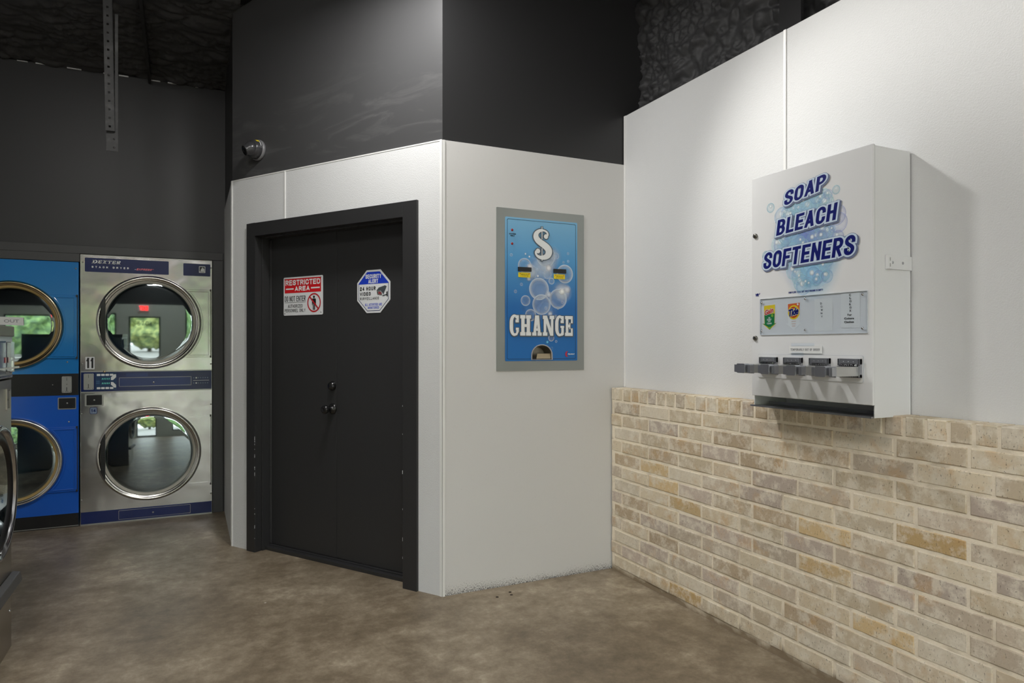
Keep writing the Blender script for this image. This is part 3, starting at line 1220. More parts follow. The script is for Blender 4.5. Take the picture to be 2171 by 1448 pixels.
q = pr * 0.70
w = 0.0036
mb.poly([(pcx - q - w, pcz + q - w), (pcx + q - w, pcz - q - w), (pcx + q + w, pcz - q + w), (pcx - q + w, pcz + q + w)], YD - 0.0042, 0)
t.part('no_entry_symbol', mb, [red_ring, black_ink])
for a, c in ((.03, .05), (.955, .05), (.03, .95), (.955, .94)):
    mb = MB()
    mb.dome(su(a), sv(c), 0.0036, YD - 0.003, 0.0016, 12)
    t.part('screw', mb, black_ink)

t = Thing('security_sign', 'octagonal blue and white SECURITY ALERT sign on the right door leaf', 'sign', (CX0, CY0, 1.53), ROT_D)
sx0, sx1, sz0, sz1 = -0.712, -0.452, 1.529, 1.783


def octo(i):
    a, b_, c, d = sx0 + i, sx1 - i, sz0 + i, sz1 - i
    k = (b_ - a) * 0.293
    k2 = (d - c) * 0.293
    return [(a + k, c), (b_ - k, c), (b_, c + k2), (b_, d - k2), (b_ - k, d), (a + k, d), (a, d - k2), (a, c + k2)]


mb = MB()
mb.prism(octo(0), YD - 0.003, YD - 0.0005)
t.part('plate', mb, sign_white)
mb = MB()
oc = octo(0.011)
ic = octo(0.0145)
tri = tessellate_polygon([[Vector((p[0], p[1], 0)) for p in oc], [Vector((p[0], p[1], 0)) for p in ic]])
mb.flat(oc + ic, [tuple(x) for x in tri], YD - 0.0034, 0)
cut = sv(.325)
up = [p for p in octo(0.011)]
kx_ = (up[3][0] - up[4][0]) / (up[3][1] - up[4][1])
xl = up[6][0] + 0
mb.poly([(up[7][0], cut), (up[2][0], cut), up[3], up[4], up[5], up[6]], YD - 0.0036, 1)
t.part('banner', mb, [navy_plate, blue_ink])
mb = MB()
y = YD - 0.004
btext(mb, 'SECURITY', su(.26), su(.74), sv(.20), sv(.10), y, 0, .0050, .0022)
btext(mb, 'ALERT', su(.345), su(.645), sv(.31), sv(.215), y, 0, .0050, .0022)
btext(mb, '24 HOUR', su(.09), su(.57), sv(.475), sv(.385), y, 1, .0048, .0050)
btext(mb, 'VIDEO', su(.09), su(.42), sv(.595), sv(.51), y, 1, .0048, .0050)
btext(mb, 'SURVEILLANCE', su(.09), su(.67), sv(.69), sv(.63), y, 1, .0026, .0042)
btext(mb, 'ALL ACTIVITIES ARE', su(.245), su(.76), sv(.835), sv(.775), y, 2, .0024, .0022)
btext(mb, 'MONITORED', su(.335), su(.67), sv(.905), sv(.85), y, 2, .0024, .0022)
t.part('lettering', mb, [white_ink, black_ink, blue_ink])
mb = MB()
P = lambda *a: [(su(u), sv(v)) for u, v in a]
mb.poly(P((.59, .49), (.66, .42), (.85, .375), (.90, .40), (.83, .53), (.77, .545), (.72, .49)), y, 0)   # hood
mb.poly(P((.60, .50), (.71, .50), (.765, .555), (.755, .60), (.62, .58)), y - .0001, 1)                 # body
mb.poly(P((.66, .52), (.73, .53), (.735, .575), (.665, .57)), y - .0002, 2)                              # lens window
mb.disc(su(.70), sv(.55), 0.005, y - .0003, 14, 0)
mb.poly(P((.78, .555), (.81, .52), (.83, .54), (.80, .585)), y - .0001, 0)
mb.poly(P((.77, .60), (.90, .575), (.90, .60), (.78, .625)), y - .0001, 0)
mb.poly(P((.89, .53), (.93, .51), (.935, .635), (.90, .63)), y - .0002, 3)
t.part('camera_symbol', mb, [grey_ink, steel_dull, red_ring, black_ink])

# ------------------------------------------------------------------ turret security camera
t = Thing('security_camera', 'black turret security camera high on the dark wall above the double door', 'security camera', (CX0 - 0, CY0, 2.53), ROT_D)
cx, cz = -1.480, 2.597
body_m = mat('camera_black', (56, 56, 58), 0.25)
mb = MB()
mb.lathe([(0.0005, 0.0), (0.066, 0.0), (0.067, -0.012), (0.062, -0.022), (0.0005, -0.022)], cx, cz, 48)
t.part('base', mb, mat('camera_grey', (118, 118, 120), 0.35))
mb = MB()
mb.lathe([(0.061, -0.021), (0.060, -0.03), (0.055, -0.058), (0.048, -0.066), (0.0005, -0.066)], cx, cz, 48)
bd = t.part('housing', mb, body_m)
mb = MB()
# eyeball, aimed down and towards the room
L = [(0.0005, 0.05), (0.044, 0.03), (0.047, 0.0), (0.044, -0.012), (0.036, -0.026), (0.033, -0.034), (0.0335, -0.042), (0.030, -0.044), (0.0005, -0.040)]
mb.lathe(L, 0, 0, 40)
E = Matrix.Translation((cx - 0.004, -0.062, cz - 0.004)) @ Matrix.Rotation(math.radians(-18), 4, 'Z') @ Matrix.Rotation(math.radians(24), 4, 'X')
mb.xform(E)
eb = t.part('eyeball', mb, body_m)
mb = MB()
mb.lathe([(0.028, -0.0445), (0.0145, -0.043), (0.013, -0.041), (0.0005, -0.0445)], 0, 0, 32)
mb.xform(E)
t.part('lens', mb, mat('lens_black', (12, 12, 14), 0.08), eb)


def patch(a0, a1, y0, y1, r0, r1, n=6):
    m = MB()
    vs = []
    for i in range(n + 1):
        a = math.radians(a0 + (a1 - a0) * i / n)
        vs += [(cx + r0 * math.cos(a), y0, cz + r0 * math.sin(a)), (cx + r1 * math.cos(a), y1, cz + r1 * math.sin(a))]
    m.add(vs, [(2 * i, 2 * i + 1, 2 * i + 3, 2 * i + 2) for i in range(n)], 0, True)
    return m


t.part('sticker', patch(48, 86, -0.027, -0.048, 0.0612, 0.0578), yellow_ink, bd, 'yellow sticker')
t.part('brand_plate', patch(15, 48, -0.029, -0.033, 0.0609, 0.0603), sign_white, bd)

# ------------------------------------------------------------------ change machine
t = Thing('change_machine', 'blue bubble-print CHANGE machine in a satin steel frame set in the short white wall', 'change machine', (1.807, CY0, 1.193))
FX0, FX1, FZ0, FZ1 = -0.228, 0.235, 1.249, 2.052
cup = [(-0.0625, 1.2565)] + [(0.0 + 0.0625 * math.cos(math.radians(a)), 1.283 + 0.055 * math.sin(math.radians(a))) for a in range(180, -1, -12)] + [(0.0625, 1.2565)]
mb = MB()
mb.prism(rr(-0.280, 0.283, 1.194, 2.101, 0.004), -0.011, -0.0065, holes=[rr(FX0 + .006, FX1 - .006, FZ0 + .006, FZ1 - .006, 0.003)[::-1]])
t.part('frame', mb, frame_steel)
mb = MB()
mb.prism(rr(FX0, FX1, FZ0, FZ1, 0.006), -0.0145, -0.0115, holes=[cup[::-1]])
face = t.part('face_panel', mb, face_m)
mb = MB()
i0, i1 = 0.0105, 0.0128
o_, i_ = rr(FX0 + i0, FX1 - i0, FZ0 + i0, FZ1 - i0, 0.008), rr(FX0 + i1, FX1 - i1, FZ0 + i1, FZ1 - i1, 0.007)
# leave the border open under the coin cup
tri = tessellate_polygon([[Vector((p[0], p[1], 0)) for p in o_], [Vector((p[0], p[1], 0)) for p in i_]])
mb.flat(o_ + i_, [tuple(x) for x in tri], -0.0148, 0)
t.part('border_line', mb, mat('line_ink', (16, 44, 74), 0.4), face)
# pixel layout of the print, read off the face: px -> face coordinates
def fp(px, pz):                       # zoom frame: face spans x 148..726, y 150..1312 (right end 205..1310)
    u = (px - 150) / (726 - 150)
    top = 150 + 55 * u
    bot = 1316 - 6 * u
    return FX0 + (FX1 - FX0) * u, FZ1 - (FZ1 - FZ0) * (pz - top) / (bot - top)


wb_, pb_ = (236, 244, 250), (150, 190, 236)
items = []
for px, pz, r, c, a, k in [
        (440, 560, 150, (190, 214, 240), .75, 0), (520, 470, 90, (214, 228, 244), .55, 0), (350, 600, 80, (220, 232, 246), .75, 0), (470, 540, 110, (214, 226, 242), .6, 0),
        (430, 760, 150, (120, 168, 226), .6, 0), (470, 900, 130, (120, 168, 226), .6, 0), (600, 760, 100, (230, 238, 248), .75, 0),
        (500, 1090, 60, (140, 180, 230), .45, 0), (330, 880, 90, (90, 150, 214), .45, 0),
        (298, 545, 56, wb_, .75, 1), (622, 615, 72, wb_, .9, 1), (412, 735, 84, wb_, .85, 1), (432, 860, 78, wb_, .75, 1),
        (566, 815, 76, wb_, .75, 1), (465, 470, 82, wb_, .6, 1), (305, 828, 40, wb_, .75, 1), (345, 945, 46, wb_, .75, 1),
        (510, 1130, 25, wb_, .9, 1), (512, 672, 25, wb_, .9, 1), (480, 620, 34, wb_, .6, 1), (552, 470, 24, wb_, .6, 1),
        (195, 460, 11, wb_, .8, 1), (273, 697, 11, wb_, .8, 1), (227, 754, 12, wb_, .8, 1), (648, 452, 10, wb_, .8, 1), (650, 513, 10, wb_, .8, 1),
        (550, 1157, 10, wb_, .8, 1), (565, 889, 11, wb_, .9, 1), (466, 889, 11, wb_, .9, 1), (600, 842, 10, wb_, .9, 1), (572, 800, 9, wb_, .9, 1),
        (400, 580, 10, wb_, .9, 1), (610, 522, 9, wb_, .8, 1), (380, 640, 8, wb_, .8, 1), (512, 1212, 12, pb_, .8, 1),
        (335, 474, 11, (244, 248, 250), 1, 0), (304, 452, 11, (226, 238, 248), .9, 0), (598, 755, 34, (255, 255, 252), 1, 0), (640, 742, 40, (244, 246, 250), .8, 0),
        (340, 555, 34, (246, 244, 246), .85, 0), (488, 566, 36, (246, 244, 246), .85, 0), (402, 630, 14, (246, 246, 250), .9, 0), (330, 650, 26, (230, 238, 248), .7, 0),
        (490, 780, 34, (236, 242, 250), .75, 0), (500, 935, 30, (232, 240, 250), .75, 0), (478, 1162, 17, (110, 200, 240), 1, 0), (352, 1116, 15, (70, 170, 226), .9, 0),
        (545, 960, 26, (214, 230, 246), .6, 0)]:
    x_, z_ = fp(px, pz)
    items.append((x_, z_, r * 0.00075, c, a, k))
bubbles(t, 'bubble_print', items, -0.0149, face)


def slab_glyph(ch, x0, x1, z0, z1):
    """polygons (with holes) of a slab-serif capital in a unit box"""
    def R(a, b_, c, d):
        return [(a, c), (b_, c), (b_, d), (a, d)]
    def ell(cx, cz, rx, rz, a, b_, n=16):
        return [(cx + rx * math.cos(math.radians(a + (b_ - a) * i / n)), cz + rz * math.sin(math.radians(a + (b_ - a) * i / n))) for i in range(n + 1)]
    G = []
    if ch in 'CG':
        outer = ell(.5, .62, .5, .4, 55, 180) + ell(.5, .38, .5, .4, 180, 305)
        inner = ell(.56, .36, .2, .26, 300, 180) + ell(.56, .64, .2, .26, 180, 60)
        G.append(outer + inner)
        G.append(R(.62, .98, .64, .78)); G.append(R(.74, .98, .64, .98))
        G.append([(.6, .86), (.98, .72), (.98, .99), (.78, .99), (.6, 1.0)])
        if ch == 'C':
            G.append(R(.66, .98, .26, .38)); G.append([(.6, .02), (.78, .01), (.98, .2), (.98, .38), (.76, .38), (.7, .16)])
        else:
            G.append(R(.6, 1.02, .40, .50)); G.append(R(.7, .98, .06, .5)); G.append([(.6, .02), (.78, .0), (.98, .06), (.98, .3), (.7, .2)])
    elif ch == 'H':
        G += [R(.1, .4, 0, 1), R(.6, .9, 0, 1), R(.3, .7, .42, .56)]
        for a in (0, .53):
            G += [R(a, a + .47, 0, .17), R(a, a + .47, .83, 1)]
    elif ch == 'A':
        G += [[(.10, 0), (.36, 0), (.56, .8), (.56, 1), (.30, 1)], [(.64, 0), (.9, 0), (.72, 1), (.44, 1), (.44, .8)], R(.3, .7, .24, .36)]
        G += [R(0, .44, 0, .16), R(.56, 1, 0, .16)]
    elif ch == 'N':
        G += [R(.08, .3, 0, 1), R(.72, .93, 0, 1), [(.08, 1), (.36, 1), (.93, 0), (.66, 0)]]
        G += [R(0, .4, 0, .17), R(0, .3, .83, 1), R(.6, 1.02, .83, 1)]
    elif ch == 'E':
        G += [R(.1, .42, 0, 1), R(0, .98, 0, .16), R(0, .98, .84, 1), R(.3, .62, .43, .57), R(.56, .68, .34, .66), R(.76, .98, 0, .38), R(.76, .98, .64, 1)]
    elif ch == 'D':
        o_ = [(.1, 0), (.55, 0)] + ell(.5, .5, .5, .5, -80, 80) + [(.55, 1), (.1, 1)]
        i_ = [(.38, .18)] + ell(.46, .5, .25, .32, -80, 80) + [(.38, .82)]
        G += [R(.1, .38, 0, 1), R(0, .5, 0, .17), R(0, .5, .83, 1), ell(.45, .5, .55, .5, -90, 90) + ell(.45, .5, .27, .33, 90, -90)]
    elif ch == 'X':
        G += [[(.05, 0), (.33, 0), (.95, 1), (.67, 1)], [(.67, 0), (.95, 0), (.33, 1), (.05, 1)], R(0, .42, 0, .14), R(.58, 1, 0, .14), R(0, .42, .86, 1), R(.58, 1, .86, 1)]
    elif ch == 'T':
        G += [R(.36, .64, 0, 1), R(0, 1, .84, 1), R(0, .16, .64, 1), R(.84, 1, .64, 1), R(.24, .76, 0, .15)]
    elif ch == 'R':
        G += [R(.1, .38, 0, 1), R(0, .5, 0, .15), R(0, .5, .85, 1), ell(.45, .73, .47, .27, -90, 90) + ell(.45, .73, .22, .12, 90, -90), [(.4, .5), (.66, .5), (.95, 0), (.66, 0)], R(.66, 1.03, 0, .14)]
    return [[(x0 + (x1 - x0) * p[0], z0 + (z1 - z0) * p[1]) for p in g] for g in G]


def polys2d(polys):
    V, F = [], []
    for g in polys:
        o = len(V)
        V += g
        F += [tuple(i + o for i in tr_) for tr_ in tessellate_polygon([[Vector((p[0], p[1], 0)) for p in g]])]
    return V, F


def slab_word(word, x0, x1, z0, z1, gap, widths=None):
    n = len(word)
    widths = widths or [1] * n
    tot = sum(widths)
    avail = (x1 - x0) - gap * (n - 1)
    out, x = [], x0
    for ch, w_ in zip(word, widths):
        wd = avail * w_ / tot
        out += slab_glyph(ch, x, x + wd, z0, z1)
        x += wd + gap
    return out


mb = MB()
P_ = slab_word('CHANGE', 1.604 - 1.807, 2.010 - 1.807, 1.392, 1.507, 0.0075, [.95, 1.12, 1.0, 1.2, .95, .86])
for k, g in enumerate(P_):
    V, F = polys2d([g])
    gv, gf = grow(V, F, 0.0052)
    gv = [(p[0] + .0012, p[1] - .0016) for p in gv]
    mb.pieces(gv, gf, -0.0168 - .000014 * k, 1)
    mb.flat(V, F, -0.0182 - .00001 * (k % 7), 0)
t.part('lettering', mb, [white_ink, mat('slate_outline', (84, 96, 108), 0.4)], face)
# dollar sign
mb = MB()
spine = bez([(.030, .048), (.036, .075), (.006, .080), (-.006, .076), (-.040, .064), (-.040, .030), (-.012, .010), (.012, -.008), (.044, -.022), (.036, -.052),
             (.030, -.080), (-.004, -.082), (-.018, -.074), (-.034, -.066), (-.036, -.050), (-.030, -.042)], 12)
n = len(spine)


def ribbon(extra):
    V, F = [], []
    for i, p in enumerate(spine):
        a = Vector(spine[max(i - 1, 0)]); c = Vector(spine[min(i + 1, n - 1)])
        d = (c - a).normalized()
        f = i / (n - 1)
        w_ = 0.0050 + 0.0135 * math.sin(math.pi * min(1, max(0, (f - .12) / .76))) ** 1.3 + extra
        t_ = Vector((-d.y, d.x)) * w_
        V += [(p[0] + t_.x, p[1] + t_.y), (p[0] - t_.x, p[1] - t_.y)]
    F = [(2 * i, 2 * i + 1, 2 * i + 3, 2 * i + 2) for i in range(n - 1)]
    return V, F


DCX, DCZ = 0.0, 1.914
for extra, y, mi in ((0.0052, -0.0178, 1), (0, -0.0184, 0)):
    V, F = ribbon(extra)
    sc = 1.0
    mb.flat([(DCX + p[0] * sc * 1.2, DCZ + p[1] * sc) for p in V], F, y, mi)
    for bx, bz in ((.021, .043), (-.021, -.042)):
        mb.disc(DCX + bx * sc * 1.22, DCZ + bz * sc, 0.0135 + extra, y - .0001, 24, mi)
    w_ = 0.0022 + extra * 1.1
    for za, zb2 in ((.026, .097), (-.097, -.026)):
        mb.poly([(DCX - w_, DCZ + za - (extra if za > 0 else extra)), (DCX + w_, DCZ + za - extra), (DCX + w_, DCZ + zb2 + extra * .5), (DCX - w_, DCZ + zb2 + extra * .5)], y - .0002 - (0.0001 if mi == 0 else 0), mi)
t.part('dollar_symbol', mb, [white_ink, MATS['slate_outline']], face)
for x0, x1, z0, z1, lx0, lx1, lz0, lz1 in ((-.151, -.068, 1.752, 1.776, -.148, -.074, 1.719, 1.746), (.075, .157, 1.752, 1.776, .079, .150, 1.719, 1.746)):
    mb = MB()
    mb.prism(rr(x0, x1, z0, z1, .002), -0.021, -0.0145)
    mb.box(x0 + .012, x1 - .006, -0.0222, -0.021, z0 + .006, z0 + .010)
    mb.box(x0 + .004, x1 - .004, -0.0226, -0.021, z1 - .004, z1 - .001)
    bs = t.part('bill_acceptor', mb, black_plastic)
    mb = MB()
    mb.prism(rr(lx0, lx1, lz0, lz1, .002), -0.0185, -0.0145)
    lb = t.part('bill_label', mb, yellow_ink, label='yellow label under the bill slot')
    mb = MB()
    text(mb, 'INSERT BILL FACE UP', lx0 + .014, lx1 - .012, lz0 + .012, lz0 + .018, -0.019, 0)
    text(mb, '$1  $5  $10  $20', lx0 + .012, lx1 - .012, lz0 + .004, lz0 + .009, -0.019, 0)
    for ax in (lx0 + .009, lx1 - .009):
        mb.poly([(ax - .004, lz1 - .009), (ax + .004, lz1 - .009), (ax, lz1 - .003)], -0.019, 1)
    t.part('label_print', mb, [black_ink, red_ink], lb)
for z_ in (1.980, 1.904):
    mb = MB()
    mb.dome(-0.186, z_, 0.0075, -0.0145, 0.004, 20)
    t.part('indicator_lamp', mb, red_led)
mb = MB()
text(mb, 'OUT OF ORDER', -0.207, -0.164, 1.954, 1.961, -0.0179, 0, 0.0004)
text(mb, 'WHEN LIT', -0.199, -0.172, 1.944, 1.951, -0.0179, 0, 0.0004)
t.part('small_print', mb, black_ink, face)
mb = MB()                                                      # coin cup
rim = [(p[0] * 1.10, 1.2545 if i in (0, len(cup) - 1) else 1.283 + (p[1] - 1.283) * 1.10) for i, p in enumerate(cup)]
mb.prism(rim, -0.0185, -0.0146, holes=[cup[::-1]])
c = t.part('coin_cup', mb, chrome)
mb = MB()
n = len(cup)
vs = [(p[0], -0.014, p[1]) for p in cup] + [(p[0] * .82, 0.05, 1.262 + (p[1] - 1.2565) * .8) for p in cup]
mb.add(vs, [(i, (i + 1) % n, (i + 1) % n + n, i + n) for i in range(n)] + [tuple(range(n, 2 * n))], 0)
t.part('cup_recess', mb, mat('cup_metal', (150, 144, 130), 0.3, 0.8), c)
mb = MB()
mb.hexa([(-.034, -.013, 1.2575), (.060, -.013, 1.2575), (.060, -.010, 1.2575), (-.034, -.010, 1.2575)], [(-.022, -.004, 1.290), (.060, -.004, 1.290), (.060, -.001, 1.290), (-.022, -.001, 1.290)])
t.part('cup_flap', mb, mat('flap_metal', (176, 160, 132), 0.35, 0.7), c)
mb = MB()
mb.poly([(0.160 + p[0], 1.287 + p[1]) for p in [(.010, .018), (-.002, .014), (-.008, .002), (-.006, -.010), (.004, -.017), (.010, -.014), (.003, -.006), (.003, .004)]], -0.0179, 1)
text(mb, 'Standard', 0.170, 0.214, 1.284, 1.291, -0.018, 0, 0.0005, 0.2)
t.part('maker_logo', mb, [white_ink, mat('logo_red', (196, 30, 60), 0.4)], face)

# ------------------------------------------------------------------ soap dispenser on the right wall
t = Thing('soap_dispenser', 'white wall dispenser lettered SOAP BLEACH SOFTENERS above the brick wainscot', 'dispenser', (XR, 1.876, 1.079), -math.pi / 2)
YF = -0.209
XL, XRr = -0.284, 0.282
mb = MB()
mb.box(XL, XL + .004, -0.195, -0.006, 1.079, 2.043)
mb.box(XRr - .004, XRr, -0.198, -0.006, 1.079, 2.043)
mb.box(XL, XRr, -0.198, -0.006, 2.039, 2.043)
mb.box(XL, XRr, -0.010, -0.006, 1.079, 2.043)
mb.box(XL + .004, XRr - .004, -0.14, -0.010, 1.150, 1.154)
t.part('cabinet', mb, white_enamel, bevel=0.001)
mb = MB()
mb.box(XL, XRr + .001, YF, -0.198, 1.124, 2.047)
door = t.part('front_door', mb, white_enamel, bevel=0.0025)
mb = MB()                                                      # delivery tray
mb.hexa([(XL + .004, -.205, 1.079), (XRr - .004, -.205, 1.079), (XRr - .004, -.012, 1.081), (XL + .004, -.012, 1.081)],
        [(XL + .004, -.205, 1.083), (XRr - .004, -.205, 1.083), (XRr - .004, -.012, 1.085), (XL + .004, -.012, 1.085)])
mb.box(XL + .02, XRr - .004, -0.13, -0.126, 1.085, 1.098)
mb.box(XL - .004, XRr - .002, -0.214, -0.203, 1.078, 1.0845)
t.part('tray', mb, mat('tray_metal', (150, 152, 156), 0.3, 0.7))
# printed bubbles
random.seed(21)
items = []
cy_, cz_ = 1.86, 1.76
def wy(y):
    return 1.876 - y
for px, pz, r, c_, a in ((1.885, 1.80, .17, (176, 212, 240), .6), (1.87, 1.70, .17, (150, 170, 232), .6), (1.89, 1.87, .13, (170, 216, 236), .6),
                         (1.85, 1.63, .14, (150, 206, 236), .75), (1.87, 1.76, .10, (120, 130, 216), .5), (1.80, 1.70, .12, (170, 216, 236), .6), (1.96, 1.73, .12, (160, 210, 236), .6)):
    items.append((wy(px), pz, r, tuple(min(255, v + 14) for v in c_), a, 0))
pal = [(186, 230, 242), (182, 216, 244), (172, 184, 236), (200, 238, 246), (164, 206, 242)]
for k in range(80):
    a = random.uniform(0, 2 * math.pi)
    rad = math.sqrt(random.random())
    x_ = wy(1.868) + 0.155 * rad * math.cos(a)
    z_ = 1.755 + 0.19 * rad * math.sin(a)
    r = random.uniform(.014, .040)
    c_ = random.choice(pal)
    items.append((x_, z_, r, c_, .5, 1))
    items.append((x_ - r * .15, z_ + r * .3, r * .45, (244, 250, 252), .9, 0))
for px, pz, r in ((2.055, 1.905, .02), (1.742, 1.915, .017), (1.735, 1.862, .015), (1.83, 1.585, .02), (1.88, 1.582, .016), (1.865, 1.575, .014), (1.79, 1.60, .02), (2.08, 1.71, .02), (1.70, 1.72, .018)):
    items.append((wy(px), pz, r, (150, 206, 226), .7, 1))
    items.append((wy(px), pz + r * .3, r * .5, (244, 250, 252), .85, 0))
bubbles(t, 'bubble_print', items, YF - 0.0004, door, 0.000007)


def slanted(mb, word, xl, xr, zl, zr, zlt, zrt, y, t, gap):
    def place(p):
        f = (p[0] - xl) / (xr - xl)
        g_ = (p[1] - 0.0) / 1.0
        z = (zl + (zr - zl) * f) + g_ * 12.0 * ((zlt - zl) + ((zrt - zr) - (zlt - zl)) * f)
        return (p[0] + 0.16 * (g_ * 12.0 - .5) * (zlt - zl), z)
    # the word is laid out on a unit strip of height 1/12 and then stood on its slanted baseline
    H = 1 / 12.0
    for mi, r, dx, dz, dy in ((0, .0105, .005, -.005, 0), (3, .0098, 0, 0, .0003), (2, .0086, 0, 0, .0006), (3, 0.0008, 0, 0, .0009)):
        btext(mb, word, xl, xr, 0, H, y - dy, mi, t, gap, 0, r, lambda p: (place(p)[0] + dx, place(p)[1] + dz))


YL = YF - 0.0034
for word, a, b_, zl, zr, zlt, zrt, t_, g_ in (('SOAP', 1.979, 1.785, 1.898, 1.930, 1.955, 1.986, .0134, .0075), ('BLEACH', 2.018, 1.738, 1.784, 1.804, 1.846, 1.867, .0134, .0080), ('SOFTENERS', 2.088, 1.662, 1.654, 1.666, 1.721, 1.737, .0134, .0080)):
    mb = MB()
    slanted(mb, word, wy(a), wy(b_), zl, zr, zlt, zrt, YL, t_, g_)
    t.part('lettering', mb, [haze_ink, haze_ink, pale_ink, navy_ink], door)
mb = MB()
btext(mb, 'COIN SLIDE LOCKS OUT WHEN COLUMN IS EMPTY', wy(1.963), wy(1.800), 1.544, 1.5515, YF - .0006, 0, .0016, .0008)
t.part('small_print', mb, navy_ink, door)
mb = MB()
text(mb, 'VR', wy(2.138), wy(2.120), 1.543, 1.556, YF - .0006, 0, 0.0012, 0.2)
mb.poly([(wy(2.119), 1.550), (wy(2.115), 1.550), (wy(2.113), 1.557), (wy(2.117), 1.557)], YF - .0006, 0)
t.part('maker_logo', mb, navy_ink, door)
# clear window with product cards behind it
mb = MB()
mb.prism(rr(wy(2.109), wy(1.611), 1.381, 1.530, .002), YF - 0.0062, YF - 0.0052)
t.part('clear_window', mb, acrylic, label='clear acrylic strip over the product cards')
mb = MB()
fx0, fx1 = wy(2.109), wy(1.611)
mb.prism(rr(fx0, fx1, 1.3795, 1.5315, .002), YF - 0.0050, YF - 0.0004, holes=[rr(fx0 + .0018, fx1 - .0018, 1.3812, 1.5298, .002)[::-1]])
t.part('window_edge', mb, mat('acrylic_edge', (214, 218, 222), 0.3))
for y_, z_ in ((2.098, 1.515), (2.098, 1.396), (1.877, 1.518), (1.877, 1.396), (1.629, 1.518), (1.629, 1.397)):
    mb = MB()
    mb.dome(wy(y_), z_, 0.0052, YF - 0.0063, 0.004, 16)
    mb.box(wy(y_) - .003, wy(y_) + .003, YF - .0106, YF - .0098, z_ - .0006, z_ + .0006)
    t.part('screw', mb, chrome)


def arrow(y0, y1, z1, z_body, z_tip, spread):
    x0, x1 = wy(y0), wy(y1)
    m_ = (x0 + x1) / 2 + 0.001
    return [(x0, z1 - .003), (x1, z1), (x1 - .002, z_body), (x1 + spread, z_body + .003), (m_, z_tip), (x0 - spread, z_body + .002), (x0 + .003, z_body)]


def shrink(pts, k, dz=0):
    cx_ = sum(p[0] for p in pts) / len(pts)
    cz_ = (min(p[1] for p in pts) + max(p[1] for p in pts)) / 2
    return [(cx_ + (p[0] - cx_) * k, cz_ + (p[1] - cz_) * k + dz) for p in pts]


y = YF - 0.0008
A = arrow(2.0935, 2.030, 1.508, 1.424, 1.397, 0.009)
mb = MB()
mb.poly(A, y, 0)
A2 = shrink(A, .93)
mb.poly(A2, y - .0003, 1)
x0, x1 = A2[0][0], A2[1][0]
mb.poly([(x0 + .003, 1.462), (x1 - .002, 1.468), (x1 - .003, 1.426), (A2[3][0], A2[3][1]), (A2[4][0] + .007, 1.412), (A2[4][0] - .007, 1.412), (A2[5][0], A2[5][1]), (x0 + .005, 1.426)], y - .0006, 2)
mb.poly([(A2[4][0] + .012, 1.412), (A2[4][0], A2[4][1]), (A2[4][0] - .012, 1.412)], y - .0006, 3)
mb.disc(x1 - .014, 1.459, .006, y - .0008, 18, 3)
gx0, gx1 = wy(2.085), wy(2.041)
V, F = text2d('Gain', 0.1)
V = fit(V, gx0, gx1, 0, 1)
V = [(p[0], 1.462 + .012 * (p[0] - gx0) / (gx1 - gx0) + p[1] * .019) for p in V]
gv, gf = grow(V, F, .0028)
mb.pieces(gv, gf, y - .0010, 0, 1e-6)
mb.flat(V, F, y - .0013, 4)
gv, gf = grow(V, F, .0010)
mb.pieces(gv, gf, y - .0014, 4, 1e-6)
mm_ = (x0 + x1) / 2
for s_, h0, w_, hh in (('THE', 1.448, .010, .005), ('SCENT', 1.4395, .024, .007), ('SAYS', 1.4335, .013, .005), ('CLEAN', 1.424, .025, .007)):
    text(mb, s_, mm_ - w_ / 2, mm_ + w_ / 2, h0, h0 + hh, y - .0010, 0, .0004)
t.part('product_card', mb, [white_ink, yellow_card, green_card, lime_card, mat('card_red', (226, 64, 40), 0.45)], label='yellow and green arrow card')
A = arrow(1.968, 1.906, 1.507, 1.424, 1.398, 0.010)
mb = MB()
mb.poly(A, y, 0)
x0, x1 = A[0][0] + .002, A[1][0] - .002
mb.poly([(x0, 1.502), (x1, 1.505), (x1 - .001, 1.466), (x0 + .001, 1.466)], y - .0003, 1)
tcx, tcz = (x0 + x1) / 2, 1.468
mb.disc(tcx, tcz, .0285, y - .0006, 36, 2)
mb.disc(tcx, tcz, .0225, y - .0008, 36, 3)
mb.disc(tcx + .001, tcz, .0155, y - .0010, 36, 2)
V, F = text2d('Tide', 0.15)
V = fit(V, tcx - .023, tcx + .023, 0, 1)
V = [(p[0], 1.452 + .010 * (p[0] - tcx + .02) / .046 + p[1] * .026) for p in V]
gv, gf = grow(V, F, .0030)
mb.pieces(gv, gf, y - .0013, 0, 1e-6)
mb.flat(V, F, y - .0016, 4)
gv, gf = grow(V, F, .0016)
mb.pieces(gv, gf, y - .0017, 4, 1e-6)
mb.disc(x1 - .009, 1.499, .0045, y - .0008, 16, 0)
for z_, w_ in ((1.431, .022), (1.421, .02), (1.412, .016)):
    mb.poly([(tcx - w_ / 2, z_), (tcx + w_ / 2, z_), (tcx + w_ / 2, z_ + .003), (tcx - w_ / 2, z_ + .003)], y - .0008, 5)
t.part('product_card', mb, [white_ink, orange_ink, yellow_card, deep_orange, navy_ink, mat('faded_print', (226, 200, 190), 0.5)], label='orange and white arrow card with a round emblem')


def hand(mb, s_, cx_, z0, h, y, w_, bold=.0005, jit=0.0):
    text(mb, s_, cx_ - w_ / 2 + jit, cx_ + w_ / 2 + jit, z0, z0 + h, y, 0, bold * .5, -0.08)


